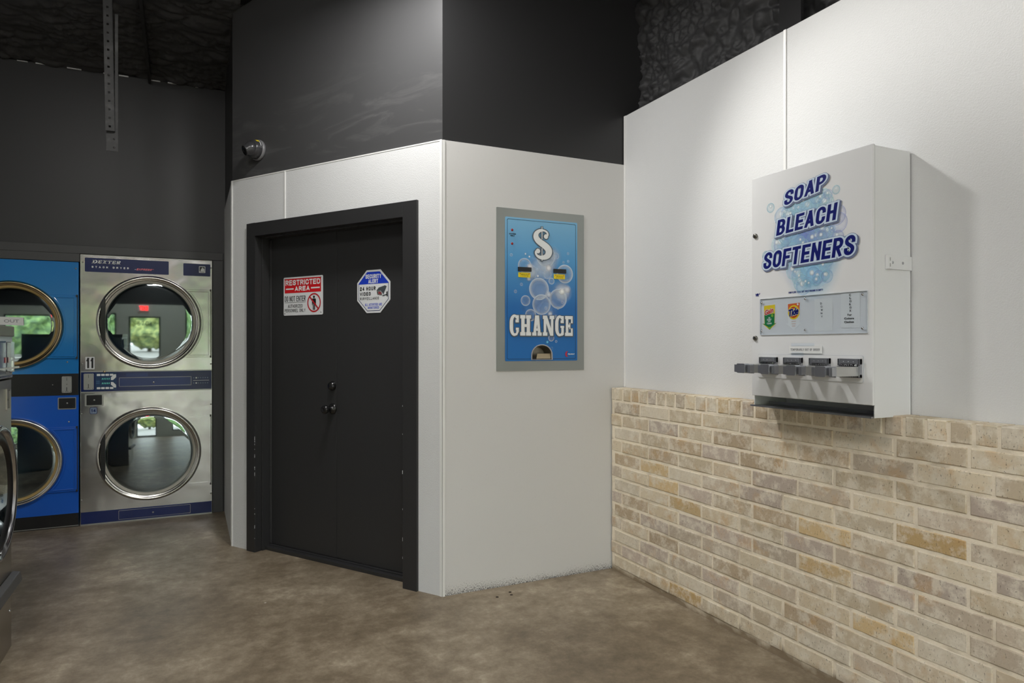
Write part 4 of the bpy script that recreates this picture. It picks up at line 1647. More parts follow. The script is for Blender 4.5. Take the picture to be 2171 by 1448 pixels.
mb = MB()
mb.poly(rr(wy(1.839), wy(1.757), 1.391, 1.514, .001), y, 1)
cx_ = wy(1.806)
for i, ch in enumerate('DOWNY'):
    hand(mb, ch, cx_ + (-.002, .0, .001, .0, .001)[i], 1.492 - i * .0125, .0075, y - .0006, .008)
t.part('handwritten_slip', mb, [grey_ink, paper], label='white slip reading DOWNY down its length')
mb = MB()
mb.poly(rr(wy(1.722), wy(1.643), 1.400, 1.5285, .001), y - .0002, 1)
cx_ = wy(1.683)
for i, ch in enumerate('CLOROX'):
    hand(mb, ch, cx_ + (.0, .001, .002, .0, .002, .001)[i], 1.516 - i * .0115, .0075, y - .0008, .0085, .0006)
hand(mb, 'For', cx_, 1.444, .0075, y - .0008, .018, .0006, -.002)
hand(mb, 'Colors', cx_, 1.431, .0075, y - .0008, .040, .0006, -.004)
hand(mb, 'Clothes', cx_, 1.418, .0075, y - .0008, .040, .0006, -.004)
t.part('handwritten_slip', mb, [black_ink, paper], label='white slip reading CLOROX For Colors Clothes')
# locks
for z_ in (1.800, 1.367):
    mb = MB()
    mb.lathe([(0.0105, YF), (0.0105, YF - .006), (0.0085, YF - .009), (0.0005, YF - .009)], wy(2.137), z_, 24)
    mb.box(wy(2.137) - .004, wy(2.137) + .004, YF - .0096, YF - .009, z_ - .0008, z_ + .0008)
    t.part('lock', mb, mat('lock_metal', (120, 118, 112), 0.25, 1.0) if 'lock_metal' not in MATS else MATS['lock_metal'])
# slide plate and four coin slides
mb = MB()
mb.prism(rr(wy(2.122), wy(1.629), 1.202, 1.300, .006), YF - 0.0035, YF - 0.0002)
plate = t.part('slide_plate', mb, mat('plate_edge', (196, 200, 206), 0.3))
mb = MB()
mb.prism(rr(wy(2.121), wy(1.630), 1.2035, 1.2988, .006), YF - 0.0038, YF - 0.0036)
t.part('plate_face', mb, white_enamel, plate)
slide_blue = mat('slide_dark_metal', (186, 188, 194), 0.3, 0.85)
slide_grey = mat('slide_metal', (206, 206, 204), 0.34, 0.9)
for ya, yb in ((2.104, 2.014), (1.977, 1.890), (1.852, 1.763), (1.724, 1.633)):
    xa, xb = wy(ya), wy(yb)
    xm = (xa + xb) / 2
    p0 = YF - 0.0038
    mb = MB()
    mb.box(xa, xb, p0 - .010, p0, 1.268, 1.288, 0)
    mb.box(xa, xa + .007, p0 - .012, p0, 1.222, 1.288, 0)
    mb.box(xb - .007, xb, p0 - .012, p0, 1.222, 1.288, 0)
    mb.box(xa, xb, p0 - .011, p0, 1.220, 1.232, 1)
    mb.box(xa + .008, xb - .008, p0 - .003, p0, 1.232, 1.268, 1)
    for k in range(6):
        mb.box(xa - .0005, xa + .0065, p0 - .0128, p0 - .010, 1.264 + k * .004, 1.266 + k * .004, 1)
        mb.box(xb - .0065, xb + .0005, p0 - .0128, p0 - .010, 1.264 + k * .004, 1.266 + k * .004, 1)
    for k in range(10):
        mb.box(xa + .009 + k * .0072, xa + .0125 + k * .0072, p0 - .0118, p0 - .010, 1.221, 1.231, 0)
    cs = t.part('coin_slide', mb, [chrome_dark, mat('slide_inner_grey', (62, 64, 68), 0.4, 0.4) if 'slide_inner_grey' not in MATS else MATS['slide_inner_grey']], bevel=0)  # second material: mid grey inner parts of the slide
    mb = MB()
    mb.hexa([(xa + .012, p0 - .0145, 1.270), (xb - .012, p0 - .0145, 1.270), (xb - .012, p0 - .010, 1.270), (xa + .012, p0 - .010, 1.270)],
            [(xa + .016, p0 - .0125, 1.284), (xb - .016, p0 - .0125, 1.284), (xb - .016, p0 - .010, 1.284), (xa + .016, p0 - .010, 1.284)])
    for k in (-1, 0, 1):
        mb.dome(xm + k * .02, 1.277, .0022, p0 - .0135, .0015, 10)
    t.part('coin_gauge', mb, chrome_dark, cs)
    mb = MB()
    for k in range(9):
        x_ = xa + .012 + k * .0076
        mb.hexa([(x_, p0 - .020, 1.262), (x_ + .003, p0 - .020, 1.262), (x_ + .007, p0 - .010, 1.262), (x_ + .004, p0 - .010, 1.262)],
                [(x_, p0 - .020, 1.266), (x_ + .003, p0 - .020, 1.266), (x_ + .007, p0 - .010, 1.270), (x_ + .004, p0 - .010, 1.270)])
    t.part('coin_teeth', mb, chrome, cs)
    # tongue: a shallow channel reaching out of the housing
    ye = p0 - 0.128
    mb = MB()
    tx0, tx1 = xa + .006, xb - .006
    mb.box(tx0, tx1, ye, p0 - .002, 1.256, 1.2595)
    mb.box(tx0, tx0 + .003, ye, p0 - .002, 1.226, 1.2595)
    mb.box(tx1 - .003, tx1, ye, p0 - .002, 1.226, 1.2595)
    t.part('tongue', mb, slide_grey, cs, bevel=.0008)
    mb = MB()
    mb.box(tx0 - .004, tx1 + .004, ye - .004, ye, 1.224, 1.2615)
    mb.box(tx0 - .004, tx0 + .010, ye - .022, ye - .004, 1.228, 1.2585)
    mb.box(tx1 - .010, tx1 + .004, ye - .022, ye - .004, 1.228, 1.2585)
    mb.prism(rr(xm - .022, xm + .022, 1.225, 1.2635, .006), ye - .030, ye - .004)
    t.part('handle', mb, slide_blue, cs, bevel=.003)
# hasp bracket on the right side
mb = MB()
mb.box(XRr + .0002, XRr + .004, -0.144, -0.0005, 1.608, 1.659)
mb.box(XRr + .004, XRr + .013, -0.144, -0.122, 1.608, 1.659)
hb = t.part('hasp', mb, white_enamel, bevel=.0012)
mb = MB()
for z_ in (1.622, 1.643):
    mb.box(XRr + .0128, XRr + .0136, -0.136, -0.132, z_ - .006, z_ + .006)
t.part('hasp_slot', mb, steel_dull, hb)
for y_ in (-0.108, -0.052):
    mb = MB()
    mb.dome(0, 0, .0052, 0, .003, 16)
    mb.xform(Matrix.Translation((XRr + .004, y_, 1.633)) @ Matrix.Rotation(math.radians(90), 4, 'Z'))
    t.part('bolt', mb, chrome_dark, hb)
# taped note
mb = MB()
mb.box(wy(1.956), wy(1.800), YF - .006, YF - .0048, 1.305, 1.336)
mb.box(wy(1.95), wy(1.806), YF - .0048, YF - .0002, 1.332, 1.335)
nt_ = t.part('taped_note', mb, paper, label='small white card reading TEMPORARILY OUT OF ORDER')
mb = MB()
btext(mb, 'TEMPORARILY OUT OF ORDER', wy(1.948), wy(1.810), 1.3155, 1.3245, YF - .0064, 0, .0012, .0016)
t.part('note_print', mb, grey_ink, nt_)
mb = MB()
mb.prism(rr(wy(1.944), wy(1.885), 1.296, 1.309, .001), YF - .0065, YF - .0061)
mb.prism(rr(wy(1.945), wy(1.835), 1.333, 1.345, .001), YF - .0065, YF - .0061)
t.part('tape', mb, acrylic, nt_)


# ------------------------------------------------------------------ stacked dryers
def dryer_door(t, cx, cz, R, ring_m, gask_m, hinge_x0, hinge_x1, hz0, hz1, hinge_m, handle, bulge):
    Rg = R * 0.842
    mb = MB()

    def plate(inset):
        rr_ = R * 0.985 + inset
        za, zb = hz0 + inset, hz1 - inset
        pts = [(hinge_x1 - inset, za), (hinge_x1 - inset, zb)]
        for i in range(25):
            z = zb + (za - zb) * i / 24
            pts.append((cx + math.sqrt(max(rr_ ** 2 - (z - cz) ** 2, 0.0001)), z))
        return pts
    mb.prism(plate(0), -0.012, -0.0005)
    mb.prism(plate(0.012), -0.018, -0.0122, holes=[plate(0.020)[::-1]])
    hp = t.part('hinge_plate', mb, hinge_m, bevel=0.002)
    mb = MB()
    for zz in (hz0 - .004, hz1 - .012):
        mb.box(hinge_x1 - .006, hinge_x1 + .004, -0.020, -0.0005, zz, zz + .016)
    mb.box(hinge_x1 - .001, hinge_x1 + .004, -0.012, -0.0005, hz0, hz1)
    t.part('hinge_pin', mb, mat('hinge_dark', (60, 58, 54), 0.4, 0.6) if 'hinge_dark' not in MATS else MATS['hinge_dark'], hp)
    mb = MB()
    mb.lathe([(R, -0.0005), (R + .001, -0.018), (R - .006, -0.030), (R * .965, -0.037), (R * .945, -0.036), (R * .928, -0.028), (R * .915, -0.026), (R * .902, -0.026), (R * .892, -0.020), (R * .888, -0.006)], cx, cz, 96)
    ring = t.part('door_ring', mb, ring_m)
    mb = MB()
    mb.lathe([(R * .889, -0.014), (R * .875, -0.014), (R * .86, -0.010), (Rg, -0.004), (Rg - .008, 0.002)], cx, cz, 96)
    t.part('gasket', mb, gask_m, ring)
    mb = MB()
    pr = [(Rg + .004, -0.002)]
    for k in range(9, -1, -1):
        f = k / 9
        pr.append((max(Rg * f, .0005), -0.003 - bulge * (1 - f * f)))
    mb.lathe(pr, cx, cz, 72)
    t.part('glass', mb, door_glass, ring)
    if handle:
        mb = MB()
        hx = cx - R * .90
        ro = R * .962
        up_ = arc(cx, cz, ro, ro, 149, 162, 6)
        dn_ = arc(cx, cz, ro, ro, 198, 211, 6)
        zi = ro * math.sin(math.radians(16))
        poly = up_ + [(hx, cz + zi), (hx, cz - zi)] + dn_
        mb.prism(poly, -0.050, -0.022)
        for k in range(30):
            mb.box(hx + .004, hx + .024, -0.052, -0.050, cz - .10 + k * .007, cz - .097 + k * .007)
        t.part('door_handle', mb, black_plastic, ring)
    return ring


def cavity(mb, cx, cz, r):
    mb.lathe([(r, 0.004), (r * 1.02, 0.05), (r * 1.22, 0.10), (r * 1.22, 0.55), (0.0005, 0.55)], cx, cz, 64)


def screws(t, pts, y=-0.0005, m=None, r=.006):
    for x_, z_ in pts:
        mb = MB()
        mb.dome(x_, z_, r, y, .003, 14)
        t.part('screw', mb, m or steel_dull)


YDR = 5.885
t = Thing('stack_dryer', 'stainless steel stacked dryer numbered 11 and 14 against the far wall', 'dryer', (-0.284, YDR, 0))
HW = 0.4455
UC, LC, R1 = (0.011, 1.514), (0.010, 0.508), 0.356
mb = MB()
mb.box(-HW, HW, 0.008, 0.80, 0.0, 2.010)
mb = MB()
mb.prism([(-HW, 1.142), (HW, 1.142), (HW, 2.011), (-HW, 2.011)], 0, 0.004, holes=[circ(*UC, R1 * .9)[::-1]])
up = t.part('upper_front_panel', mb, steel)
mb = MB()
mb.prism([(-HW, 0.098), (HW, 0.098), (HW, 0.990), (-HW, 0.990)], 0, 0.004, holes=[circ(*LC, R1 * .9)[::-1]])
lo = t.part('lower_front_panel', mb, steel)
mb = MB()
mb.box(-HW, -HW + .003, .004, .78, 0, 2.011)
mb.box(HW - .003, HW, .004, .78, 0, 2.011)
mb.box(-HW, HW, .004, .78, 2.008, 2.011)
mb.box(-HW, HW, .777, .78, 0, 2.011)
t.part('cabinet', mb, steel_dull)
mb = MB()
mb.box(-HW, HW, -.006, .003, 1.138, 1.146)
mb.box(-HW, HW, -.006, .003, 0.984, 0.993)
mb.box(-HW, -HW + .0025, -.002, .0, 0.0, 2.011)
mb.box(HW - .0025, HW, -.002, .0, 0.0, 2.011)
mb.box(-HW, HW, -.003, .0, 2.006, 2.012)
mb.box(-HW, HW, -.004, .003, 0.0, 0.010)
t.part('edge_trim', mb, steel_dull)
for c_ in (UC, LC):
    mb = MB()
    cavity(mb, c_[0], c_[1], R1 * .80)
    t.part('drum', mb, drum)
dryer_door(t, UC[0], UC[1], R1, ring_steel, gasket, 0.244, 0.436, 1.245, 1.778, steel, True, 0.004)
dryer_door(t, LC[0], LC[1], R1, ring_steel, gasket, 0.244, 0.436, 0.236, 0.784, steel, True, 0.010)
mb = MB()                                                     # header plates
mb.prism(rr(-0.417, 0.138, 1.886, 1.990, .006), -0.003, -0.0004)
hd = t.part('header_plate', mb, navy_plate)
mb = MB()
px = lambda u, v: ((u - 194.3) / (321 - 194.3))
V, F = polys2d([[(p[0] + .25 * p[1], p[1]) for p in g] for g in slab_word('DEXTER', 0, 6, 0, 1, .12, [1.25, .95, 1.1, 1, .95, 1.05])])
V = fit(V, -0.373, -0.186, 1.949, 1.976)
mb.flat(V, F, -.0035, 0)
t.part('brand_lettering', mb, white_ink, hd)
mb = MB()
btext(mb, 'STACK', -0.374, -0.268, 1.916, 1.930, -.0035, 0, .0036, .012)
t.part('model_lettering', mb, white_ink, hd)
mb = MB()
btext(mb, 'DRYER', -0.238, -0.132, 1.916, 1.930, -.0035, 0, .0036, .012)
t.part('model_lettering', mb, white_ink, hd)
mb = MB()
btext(mb, 'EXPRESS', -0.080, 0.022, 1.911, 1.926, -.0035, 1, .0042, .002, .4)
t.part('script_lettering', mb, [white_ink, mat('salmon_ink', (226, 110, 120), 0.4)], hd)
mb = MB()
mb.poly([(-.094, 1.915), (-.085, 1.915), (-.084, 1.918), (-.093, 1.918)], -.0035, 0)
t.part('script_mark', mb, [white_ink, MATS['salmon_ink']], hd)
mb = MB()
mb.poly([(.024, 1.921), (.036, 1.921), (.037, 1.924), (.025, 1.924)], -.0035, 1)
t.part('script_mark', mb, [white_ink, MATS['salmon_ink']], hd)
mb = MB()
mb.prism(rr(0.240, 0.433, 1.886, 1.982, .006), -0.003, -0.0004)
hd2 = t.part('header_plate', mb, navy_plate)
mb = MB()                                                     # horse head badge
bx0, bx1, bz0, bz1 = 0.351, 0.397, 1.912, 1.964
mb.poly(rr(bx0, bx1, bz0, bz1, .003), -.0034, 0)
bu = lambda u, v: (bx0 + (bx1 - bx0) * u, bz1 - (bz1 - bz0) * v)
mb.poly([bu(*p) for p in [(.1, .1), (.9, .1), (.9, .72), (.74, .60), (.66, .42), (.48, .34), (.30, .50), (.22, .78), (.1, .78)]], -.0037, 1)
mb.poly([bu(*p) for p in [(.28, .78), (.34, .42), (.5, .24), (.58, .16), (.62, .24), (.76, .34), (.88, .56), (.80, .64), (.66, .54), (.58, .60), (.66, .78)]], -.0040, 0)
mb.poly([bu(*p) for p in [(.14, .84), (.86, .84), (.86, .90), (.14, .90)]], -.0037, 1)
t.part('badge', mb, [white_ink, black_ink], hd2)
# control strip
mb = MB()
mb.box(-HW + .004, HW - .004, -0.004, 0.002, 0.993, 1.138)
cp = t.part('control_panel', mb, navy_plate)
mb = MB()
mb.prism(rr(-0.424, -0.360, 1.008, 1.128, .006), -.010, -.004)
cn = t.part('coin_drop', mb, steel_dull)
mb = MB()
mb.box(-.396, -.392, -.0115, -.0095, 1.022, 1.050, 1)
mb2 = MB()
mb2.box(-.394, -.392, -.0115, -.0095, 1.096, 1.120)
t.part('return_slot', mb2, black_ink, cn)
mb2 = MB()
mb2.box(-.405, -.381, -.0112, -.0095, 1.018, 1.021, 0)
t.part('coin_lip', mb2, chrome, cn)
t.part('coin_slot', mb, [chrome, black_ink], cn)
for x_, z_ in ((-.417, 1.015), (-.367, 1.015), (-.417, 1.121), (-.367, 1.121), (-.391, 1.072)):
    mb = MB()
    mb.dome(x_, z_, .0035, -.010, .002, 10, 0)
    t.part('screw', mb, chrome, cn)
mb = MB()
mb.prism(rr(-0.350, -0.213, 1.004, 1.132, .003), -.0050, -.0041)
t.part('keypad', mb, teal_panel, cp)
mb = MB()
for zz in (1.109, 1.010):
    for k in range(4):
        mb.poly(rr(-.341 + k * .028, -.341 + k * .028 + .0235, zz, zz + .015, .004), -.0054, 0)
for zz in (1.077, 1.043):
    mb.poly(rr(-.314, -.252, zz, zz + .020, .001), -.0054, 1)
    for k in range(5):
        x_ = -.309 + k * .011
        mb.poly([(x_, zz + .004), (x_ + .005, zz + .004), (x_ + .008, zz + .016), (x_ + .003, zz + .016)], -.0057, 2)
mb.poly([(-.250, 1.077), (-.236, 1.077), (-.216, 1.098), (-.216, 1.120), (-.228, 1.120), (-.250, 1.097)], -.0054, 0)
mb.poly([(-.250, 1.062), (-.236, 1.062), (-.216, 1.040), (-.216, 1.020), (-.228, 1.020), (-.250, 1.043)], -.0054, 0)
for k in range(4):
    mb.poly([(-.345, 1.050 + k * .007), (-.322, 1.050 + k * .007), (-.322, 1.053 + k * .007), (-.345, 1.053 + k * .007)], -.0054, 3)
t.part('display', mb, [white_ink, teal_panel, lcd, mat('teal_print', (70, 110, 150), 0.4)], cp)
mb = MB()
o_, i_ = rr(-.197, .297, 1.026, 1.094, .004), rr(-.1945, .2945, 1.0285, 1.0915, .003)
mb.prism(o_, -.0056, -.0041, holes=[i_[::-1]], mi=1)
mb.prism(i_, -.0048, -.0041, mi=0)
mb.dome(.034, 1.053, .008, -.0048, .004, 16, 2)
t.part('access_panel', mb, [navy_light, steel_dull, chrome], cp)
mb = MB()
for zz in (1.082, 1.041):
    for k in range(7):
        w_ = .0105 if k == 1 else .008
        mb.poly(rr(.310 + k * .0165, .310 + k * .0165 + w_, zz - w_ / 2, zz + w_ / 2, .002), -.0048, 1 if k == 1 else 0)
mb.poly([(.309, 1.060), (.424, 1.060), (.424, 1.063), (.309, 1.063)], -.0048, 1)
t.part('cycle_symbols', mb, [bronze_label, white_ink], cp)
mb = MB()
mb.box(-.150, -.005, -.0046, -.0041, 1.098, 1.126)
t.part('instruction_print', mb, navy_light, cp)
# small fittings
mb = MB()
mb.prism(rr(-.418, -.298, .885, .975, .006), -.003, -.0004, mi=1)
mb.prism(rr(-.406, -.308, .893, .967, .004), -.008, -.0031, mi=0)
mb.dome(-.357, .930, .006, -.008, .003, 14, 1)
t.part('lint_latch', mb, [black_plastic, steel_dull], label='black latch plate with a screw')
mb = MB()
mb.poly(rr(-.414, -.356, 1.160, 1.252, .001), -.0006, 0)
btext(mb, '11', -.410, -.360, 1.168, 1.245, -.0010, 1, .0125, .004)
t.part('number_sticker', mb, [sign_white, black_ink], label='white sticker reading 11')
mb = MB()
mb.poly(rr(-.386, -.339, .826, .876, .008), -.0006, 1)
mb.poly(rr(-.3835, -.3415, .8285, .8735, .007), -.0008, 0)
btext(mb, '14', -.377, -.348, .840, .862, -.0011, 1, .0045, .003)
t.part('number_sticker', mb, [bronze_label, navy_plate], label='small blue sticker reading 14')
mb = MB()
mb.box(-HW + .002, HW - .002, -.002, .004, 0.010, 0.098)
kp = t.part('kick_plate', mb, navy_plate)
mb = MB()
o_, i_ = rr(-.200, .290, .020, .088, .003), rr(-.198, .288, .022, .086, .003)
mb.prism(o_, -.0036, -.0022, holes=[i_[::-1]], mi=1)
mb.dome(.030, .052, .007, -.0022, .004, 14, 1)
t.part('access_panel', mb, [navy_plate, steel_dull], kp)
screws(t, [(-.432, 1.955), (-.432, 1.20), (.437, 1.955), (.437, 1.19), (-.438, .83), (-.438, .19), (.437, .87), (.437, .16)])
mb = MB()
mb.dome(-.291, 1.141, .009, -.006, .005, 14)
t.part('screw', mb, ring_bronze)

# blue dryer
t = Thing('stack_dryer', 'bright blue stacked dryer at the left with bronze door rings', 'dryer', (-1.186, YDR, 0))
UC, LC, R2 = (0.036, 1.482), (0.036, 0.502), 0.318
mb = MB()
mb.prism([(-HW, 1.130), (HW, 1.130), (HW, 1.952), (-HW, 1.952)], 0, 0.004, holes=[circ(*UC, R2 * .9)[::-1]])
t.part('upper_front_panel', mb, blue_paint)
mb = MB()
mb.prism([(-HW, 0.100), (HW, 0.100), (HW, 0.971), (-HW, 0.971)], 0, 0.004, holes=[circ(*LC, R2 * .9)[::-1]])
t.part('lower_front_panel', mb, mat('royal_blue_paint', (18, 92, 196), 0.28, coat=0.2))
mb = MB()
mb.box(-HW, -HW + .003, .004, .78, 0, 1.952)
mb.box(HW - .003, HW, .004, .78, 0, 1.952)
mb.box(-HW, HW, .004, .78, 1.949, 1.952)
mb.box(-HW, HW, .777, .78, 0, 1.952)
t.part('cabinet', mb, blue_paint)
for c_ in (UC, LC):
    mb = MB()
    cavity(mb, c_[0], c_[1], R2 * .80)
    t.part('drum', mb, drum)
dryer_door(t, UC[0], UC[1], R2, ring_bronze, gasket_gold, 0.250, 0.437, 1.242, 1.706, blue_paint, True, 0.004)
dryer_door(t, LC[0], LC[1], R2, ring_steel, gasket_gold, 0.250, 0.437, 0.264, 0.738, MATS['royal_blue_paint'], True, 0.012)
mb = MB()
mb.box(-HW, HW, -.003, .004, 0.971, 1.130)
cp = t.part('control_panel', mb, black_plastic)
mb = MB()
mb.prism(rr(.342, .403, .990, 1.110, .006), -.010, -.003)
cn = t.part('coin_drop', mb, steel_dull)
mb = MB()
mb.box(.3705, .3745, -.0115, -.0095, 1.004, 1.030, 1)
mb2 = MB()
mb2.box(.372, .374, -.0115, -.0095, 1.078, 1.102)
t.part('return_slot', mb2, black_ink, cn)
mb2 = MB()
mb2.box(.361, .385, -.0112, -.0095, 1.000, 1.003, 0)
t.part('coin_lip', mb2, chrome, cn)
t.part('coin_slot', mb, [chrome, black_ink], cn)
for x_, z_ in ((.349, .997), (.396, .997), (.349, 1.103), (.396, 1.103), (.373, 1.052)):
    mb = MB()
    mb.dome(x_, z_, .0035, -.010, .002, 10, 0)
    t.part('screw', mb, chrome, cn)
mb = MB()
mb.prism(rr(.317, .430, .868, .955, .004), -.003, -.0004, mi=1)
mb.prism(rr(.324, .426, .875, .950, .004), -.008, -.0031, mi=0)
mb.dome(.375, .913, .006, -.008, .003, 14, 1)
t.part('lint_latch', mb, [black_plastic, steel_dull], label='black latch plate with a screw')
mb = MB()
mb.box(-HW, HW, -.002, .004, 0.0, 0.100)
mb.box(-HW, HW, -.005, -.002, 0.006, 0.012, 1)
mb.box(-HW + .1, .270, -.004, -.002, 0.028, 0.088)
t.part('kick_plate', mb, [black_plastic, steel_dull])
screws(t, [(.428, 1.905), (.375, 1.215), (.385, .775), (.285, 1.05), (.26, .075)])
# paper taped on its upper glass
pp = MB()
pp.prism([(-1.345, 1.487), (-1.072, 1.480), (-1.074, 1.537), (-1.345, 1.545)], YDR - .0140, YDR - .0135, mi=0)
text(pp, 'OUT', -1.188, -1.100, 1.500, 1.522, YDR - .0143, 1, .0006)
o = pp.build('taped_note', [paper, pencil])
single(o, 'white paper note taped on the upper glass of the blue dryer', 'note')

# ------------------------------------------------------------------ front-load washer at the left edge
WX, WY = -0.716, 3.349
t = Thing('washing_machine', 'stainless front-load washer cut off by the left edge of the photo', 'washing machine', (WX, WY, 0), math.pi / 2)
HW2 = 0.319
WC = (0.0, 0.735)
mb = MB()
mb.prism([(-HW2, 0.0), (HW2, 0.0), (HW2, 1.185), (-HW2, 1.185)], 0, .004, holes=[circ(*WC, .25)[::-1]])
t.part('front_panel', mb, washer_steel)
mb = MB()
mb.box(-HW2, -HW2 + .003, .004, .75, 0, 1.375)
mb.box(HW2 - .003, HW2, .004, .75, 0, 1.375)
mb.box(-HW2, HW2, .747, .75, 0, 1.375)
t.part('cabinet', mb, washer_steel)
mb = MB()
mb.box(-HW2, HW2, -.012, .75, 1.375, 1.420)
t.part('top_cap', mb, mat('top_cap_grey', (132, 128, 120), 0.35, 0.6), bevel=.004)
mb = MB()
mb.box(-HW2 + .004, HW2 - .0005, -.004, .10, 1.195, 1.3745)
cp = t.part('control_panel', mb, mat('control_silver', (176, 180, 188), 0.3, 0.3))
mb = MB()
mb.box(-HW2 + .02, .195, -.006, -.004, 1.215, 1.355, 0)
mb.box(.272, .300, -.006, -.004, 1.215, 1.340, 0)
mb.box(-HW2, HW2, -.006, -.004, 1.200, 1.206, 0)
mb.box(.170, .190, -.009, -.006, 1.262, 1.285, 1)
t.part('control_overlay', mb, [navy_plate, red_led], cp)
mb = MB()
mb.prism(rr(.205, .265, 1.222, 1.352, .004), -.022, -.0041)
mb.box(.216, .254, -.026, -.022, 1.275, 1.284)
mb.box(.228, .240, -.025, -.022, 1.228, 1.270)
t.part('coin_drop', mb, chrome, cp)
mb = MB()
mb.box(-HW2, HW2, -.030, -.0045, 1.236, 1.244)
t.part('cover_rail', mb, chrome, cp)
mb = MB()
mb.prism(rr(.216, .288, 1.055, 1.150, .004), -.006, -.0005, holes=[rr(.224, .268, 1.062, 1.143, .006)[::-1]])
mb.prism(rr(.224, .268, 1.062, 1.143, .006), -.002, -.0006, mi=1)
mb.dome(.246, 1.10, .005, -.002, .002, 10, 2)
t.part('coin_vault', mb, [washer_steel, mat('vault_grey', (96, 96, 96), 0.4, 0.6), black_ink])
mb = MB()
mb.lathe([(.278, -.0005), (.280, -.018), (.272, -.032), (.262, -.036), (.252, -.030), (.246, -.016)], WC[0], WC[1], 80)
rg = t.part('door_ring', mb, chrome)
mb = MB()
mb.lathe([(.248, -.018), (.225, -.026), (.215, -.024), (.205, -.010)], WC[0], WC[1], 72)
t.part('door_rim', mb, black_plastic, rg)
mb = MB()
mb.lathe([(.206, -.010), (.19, .02), (.14, .06), (.07, .085), (.0005, .09)], WC[0], WC[1], 64)
t.part('glass', mb, door_glass, rg)
mb = MB()
cavity(mb, WC[0], WC[1], .24)
t.part('drum', mb, drum)
mb = MB()
mb.hexa([(-HW2 - .002, -.040, .285), (HW2 + .012, -.040, .285), (HW2 + .012, -.0005, .285), (-HW2 - .002, -.0005, .285)],
        [(-HW2 - .002, -.032, .325), (HW2 + .012, -.032, .325), (HW2 + .012, -.0005, .330), (-HW2 - .002, -.0005, .330)])
t.part('bumper', mb, bumper_grey, bevel=.004)
mb = MB()
mb.dome(.287, .165, .008, -.0005, .006, 14)
t.part('screw', mb, chrome)
mb = MB()
mb.dome(.295, .68, .006, -.0005, .005, 14)
t.part('screw', mb, chrome)

# ------------------------------------------------------------------ perforated hanger and purlin on the ceiling
HXc, HYc = -0.415, 4.60
t = Thing('perforated_hanger', 'dark perforated steel angle hanging down from the foam ceiling at the left', 'hanger', (HXc, HYc, 2.487))
def strip(mb, u0, u1, z0, z1, axis, pos, th, pitch=.05, hole=.012):
    n_ = int((z1 - z0) / pitch)
    um = (u0 + u1) / 2
    def bx(a, b_, c, d):
        if axis == 'x':
            mb.box(a, b_, pos, pos + th, c, d)
        else:
            mb.box(pos, pos + th, a, b_, c, d)
    for k in range(n_):
        za = z0 + k * pitch
        zb_ = za + pitch
        zc = (za + zb_) / 2
        bx(u0, um - hole / 2, za, zb_)
        bx(um + hole / 2, u1, za, zb_)
        bx(um - hole / 2, um + hole / 2, za, zc - hole / 2)
        bx(um - hole / 2, um + hole / 2, zc + hole / 2, zb_)
mb = MB()
strip(mb, -.030, .014, 2.60, 3.60, 'x', 0, .003)
strip(mb, .003, .042, 2.60, 3.60, 'y', .014, .003)
Sh = Matrix.Identity(4)
Sh[0][2] = -0.018
mb.xform(Matrix.Translation((0, 0, 2.6)) @ Sh @ Matrix.Translation((0, 0, -2.6)))
t.part('angle', mb, angle_grey)
mb = MB()
mb.box(-.028, .032, .022, .026, 2.487, 2.66)
for zz in (2.51, 2.56):
    mb.dome(.012, zz, .006, .022, .004, 10)
mb.box(.016, .032, .020, .0215, 2.62, 3.30)
t.part('tail_plate', mb, angle_grey)

mb = MB()
xq = -0.277
ya, yb = 5.90, 3.4
za, zb_ = ceil_z(ya) - .012, ceil_z(yb) - .03
mb.hexa([(xq - .010, ya, za - .02), (xq + .010, ya, za - .02), (xq + .010, ya, za + .09), (xq - .010, ya, za + .09)],
        [(xq - .010, yb, zb_ - .04), (xq + .010, yb, zb_ - .04), (xq + .010, yb, zb_ + .09), (xq - .010, yb, zb_ + .09)])
o = mb.build('roof_purlin', dark_wall)
o['kind'] = 'structure'

# three dark crumbs on the floor by the short wall
for k, (x_, y_) in enumerate(((1.474, 3.265), (1.566, 3.300), (1.556, 3.262))):
    mb = MB()
    mb.lathe([(0.0005, 0), (.008, 0), (.0075, -.002), (.004, -.0035), (.0005, -.004)], 0, 0, 12)
    mb.xform(Matrix.Translation((x_, y_, 0)) @ Matrix.Rotation(math.radians(-90), 4, 'X'))
    for i, p in enumerate(mb.v):
        mb.v[i] = (p[0], p[1], abs(p[2]))
    o = mb.build('crumb', mat('crumb_brown', (52, 42, 32), 0.8) if 'crumb_brown' not in MATS else MATS['crumb_brown'])
    single(o, ('dark crumb on the floor nearest the closet corner', 'dark crumb on the floor closest to the short white wall', 'dark crumb on the floor just in front of the one by the short wall')[k], 'crumb', 'crumbs by the short wall')

# ------------------------------------------------------------------ rest of the room behind the camera
mb = MB()
mb.box(-3.6, -3.5, -4.2, 6.0, 0, PZ)
struct('wall_left', mb, white_panel)
mb = MB()
mb.box(-3.6, -3.5, -4.2, 6.0, PZ, 5.0)
struct('wall_left_upper', mb, dark_wall)
mb = MB()
yw0, yw1 = -4.15, -4.05
wins = [(-3.30, -1.75, 0.30, 2.12), (-1.38, -0.42, 0.05, 2.02), (0.35, 2.15, 0.30, 2.4)]  # last opening is unseen, added to let in more daylight
xs = [-3.5]
for a, c, z0, z1 in wins:
    mb.box(xs[-1], a, yw0, yw1, 0, PZ)
    mb.box(a, c, yw0, yw1, 0, z0)
    mb.box(a, c, yw0, yw1, z1, PZ)
    xs.append(c)
mb.box(xs[-1], 2.6, yw0, yw1, 0, PZ)
struct('wall_front', mb, mat('grey_green_wall', (186, 190, 180), 0.6))
mb = MB()
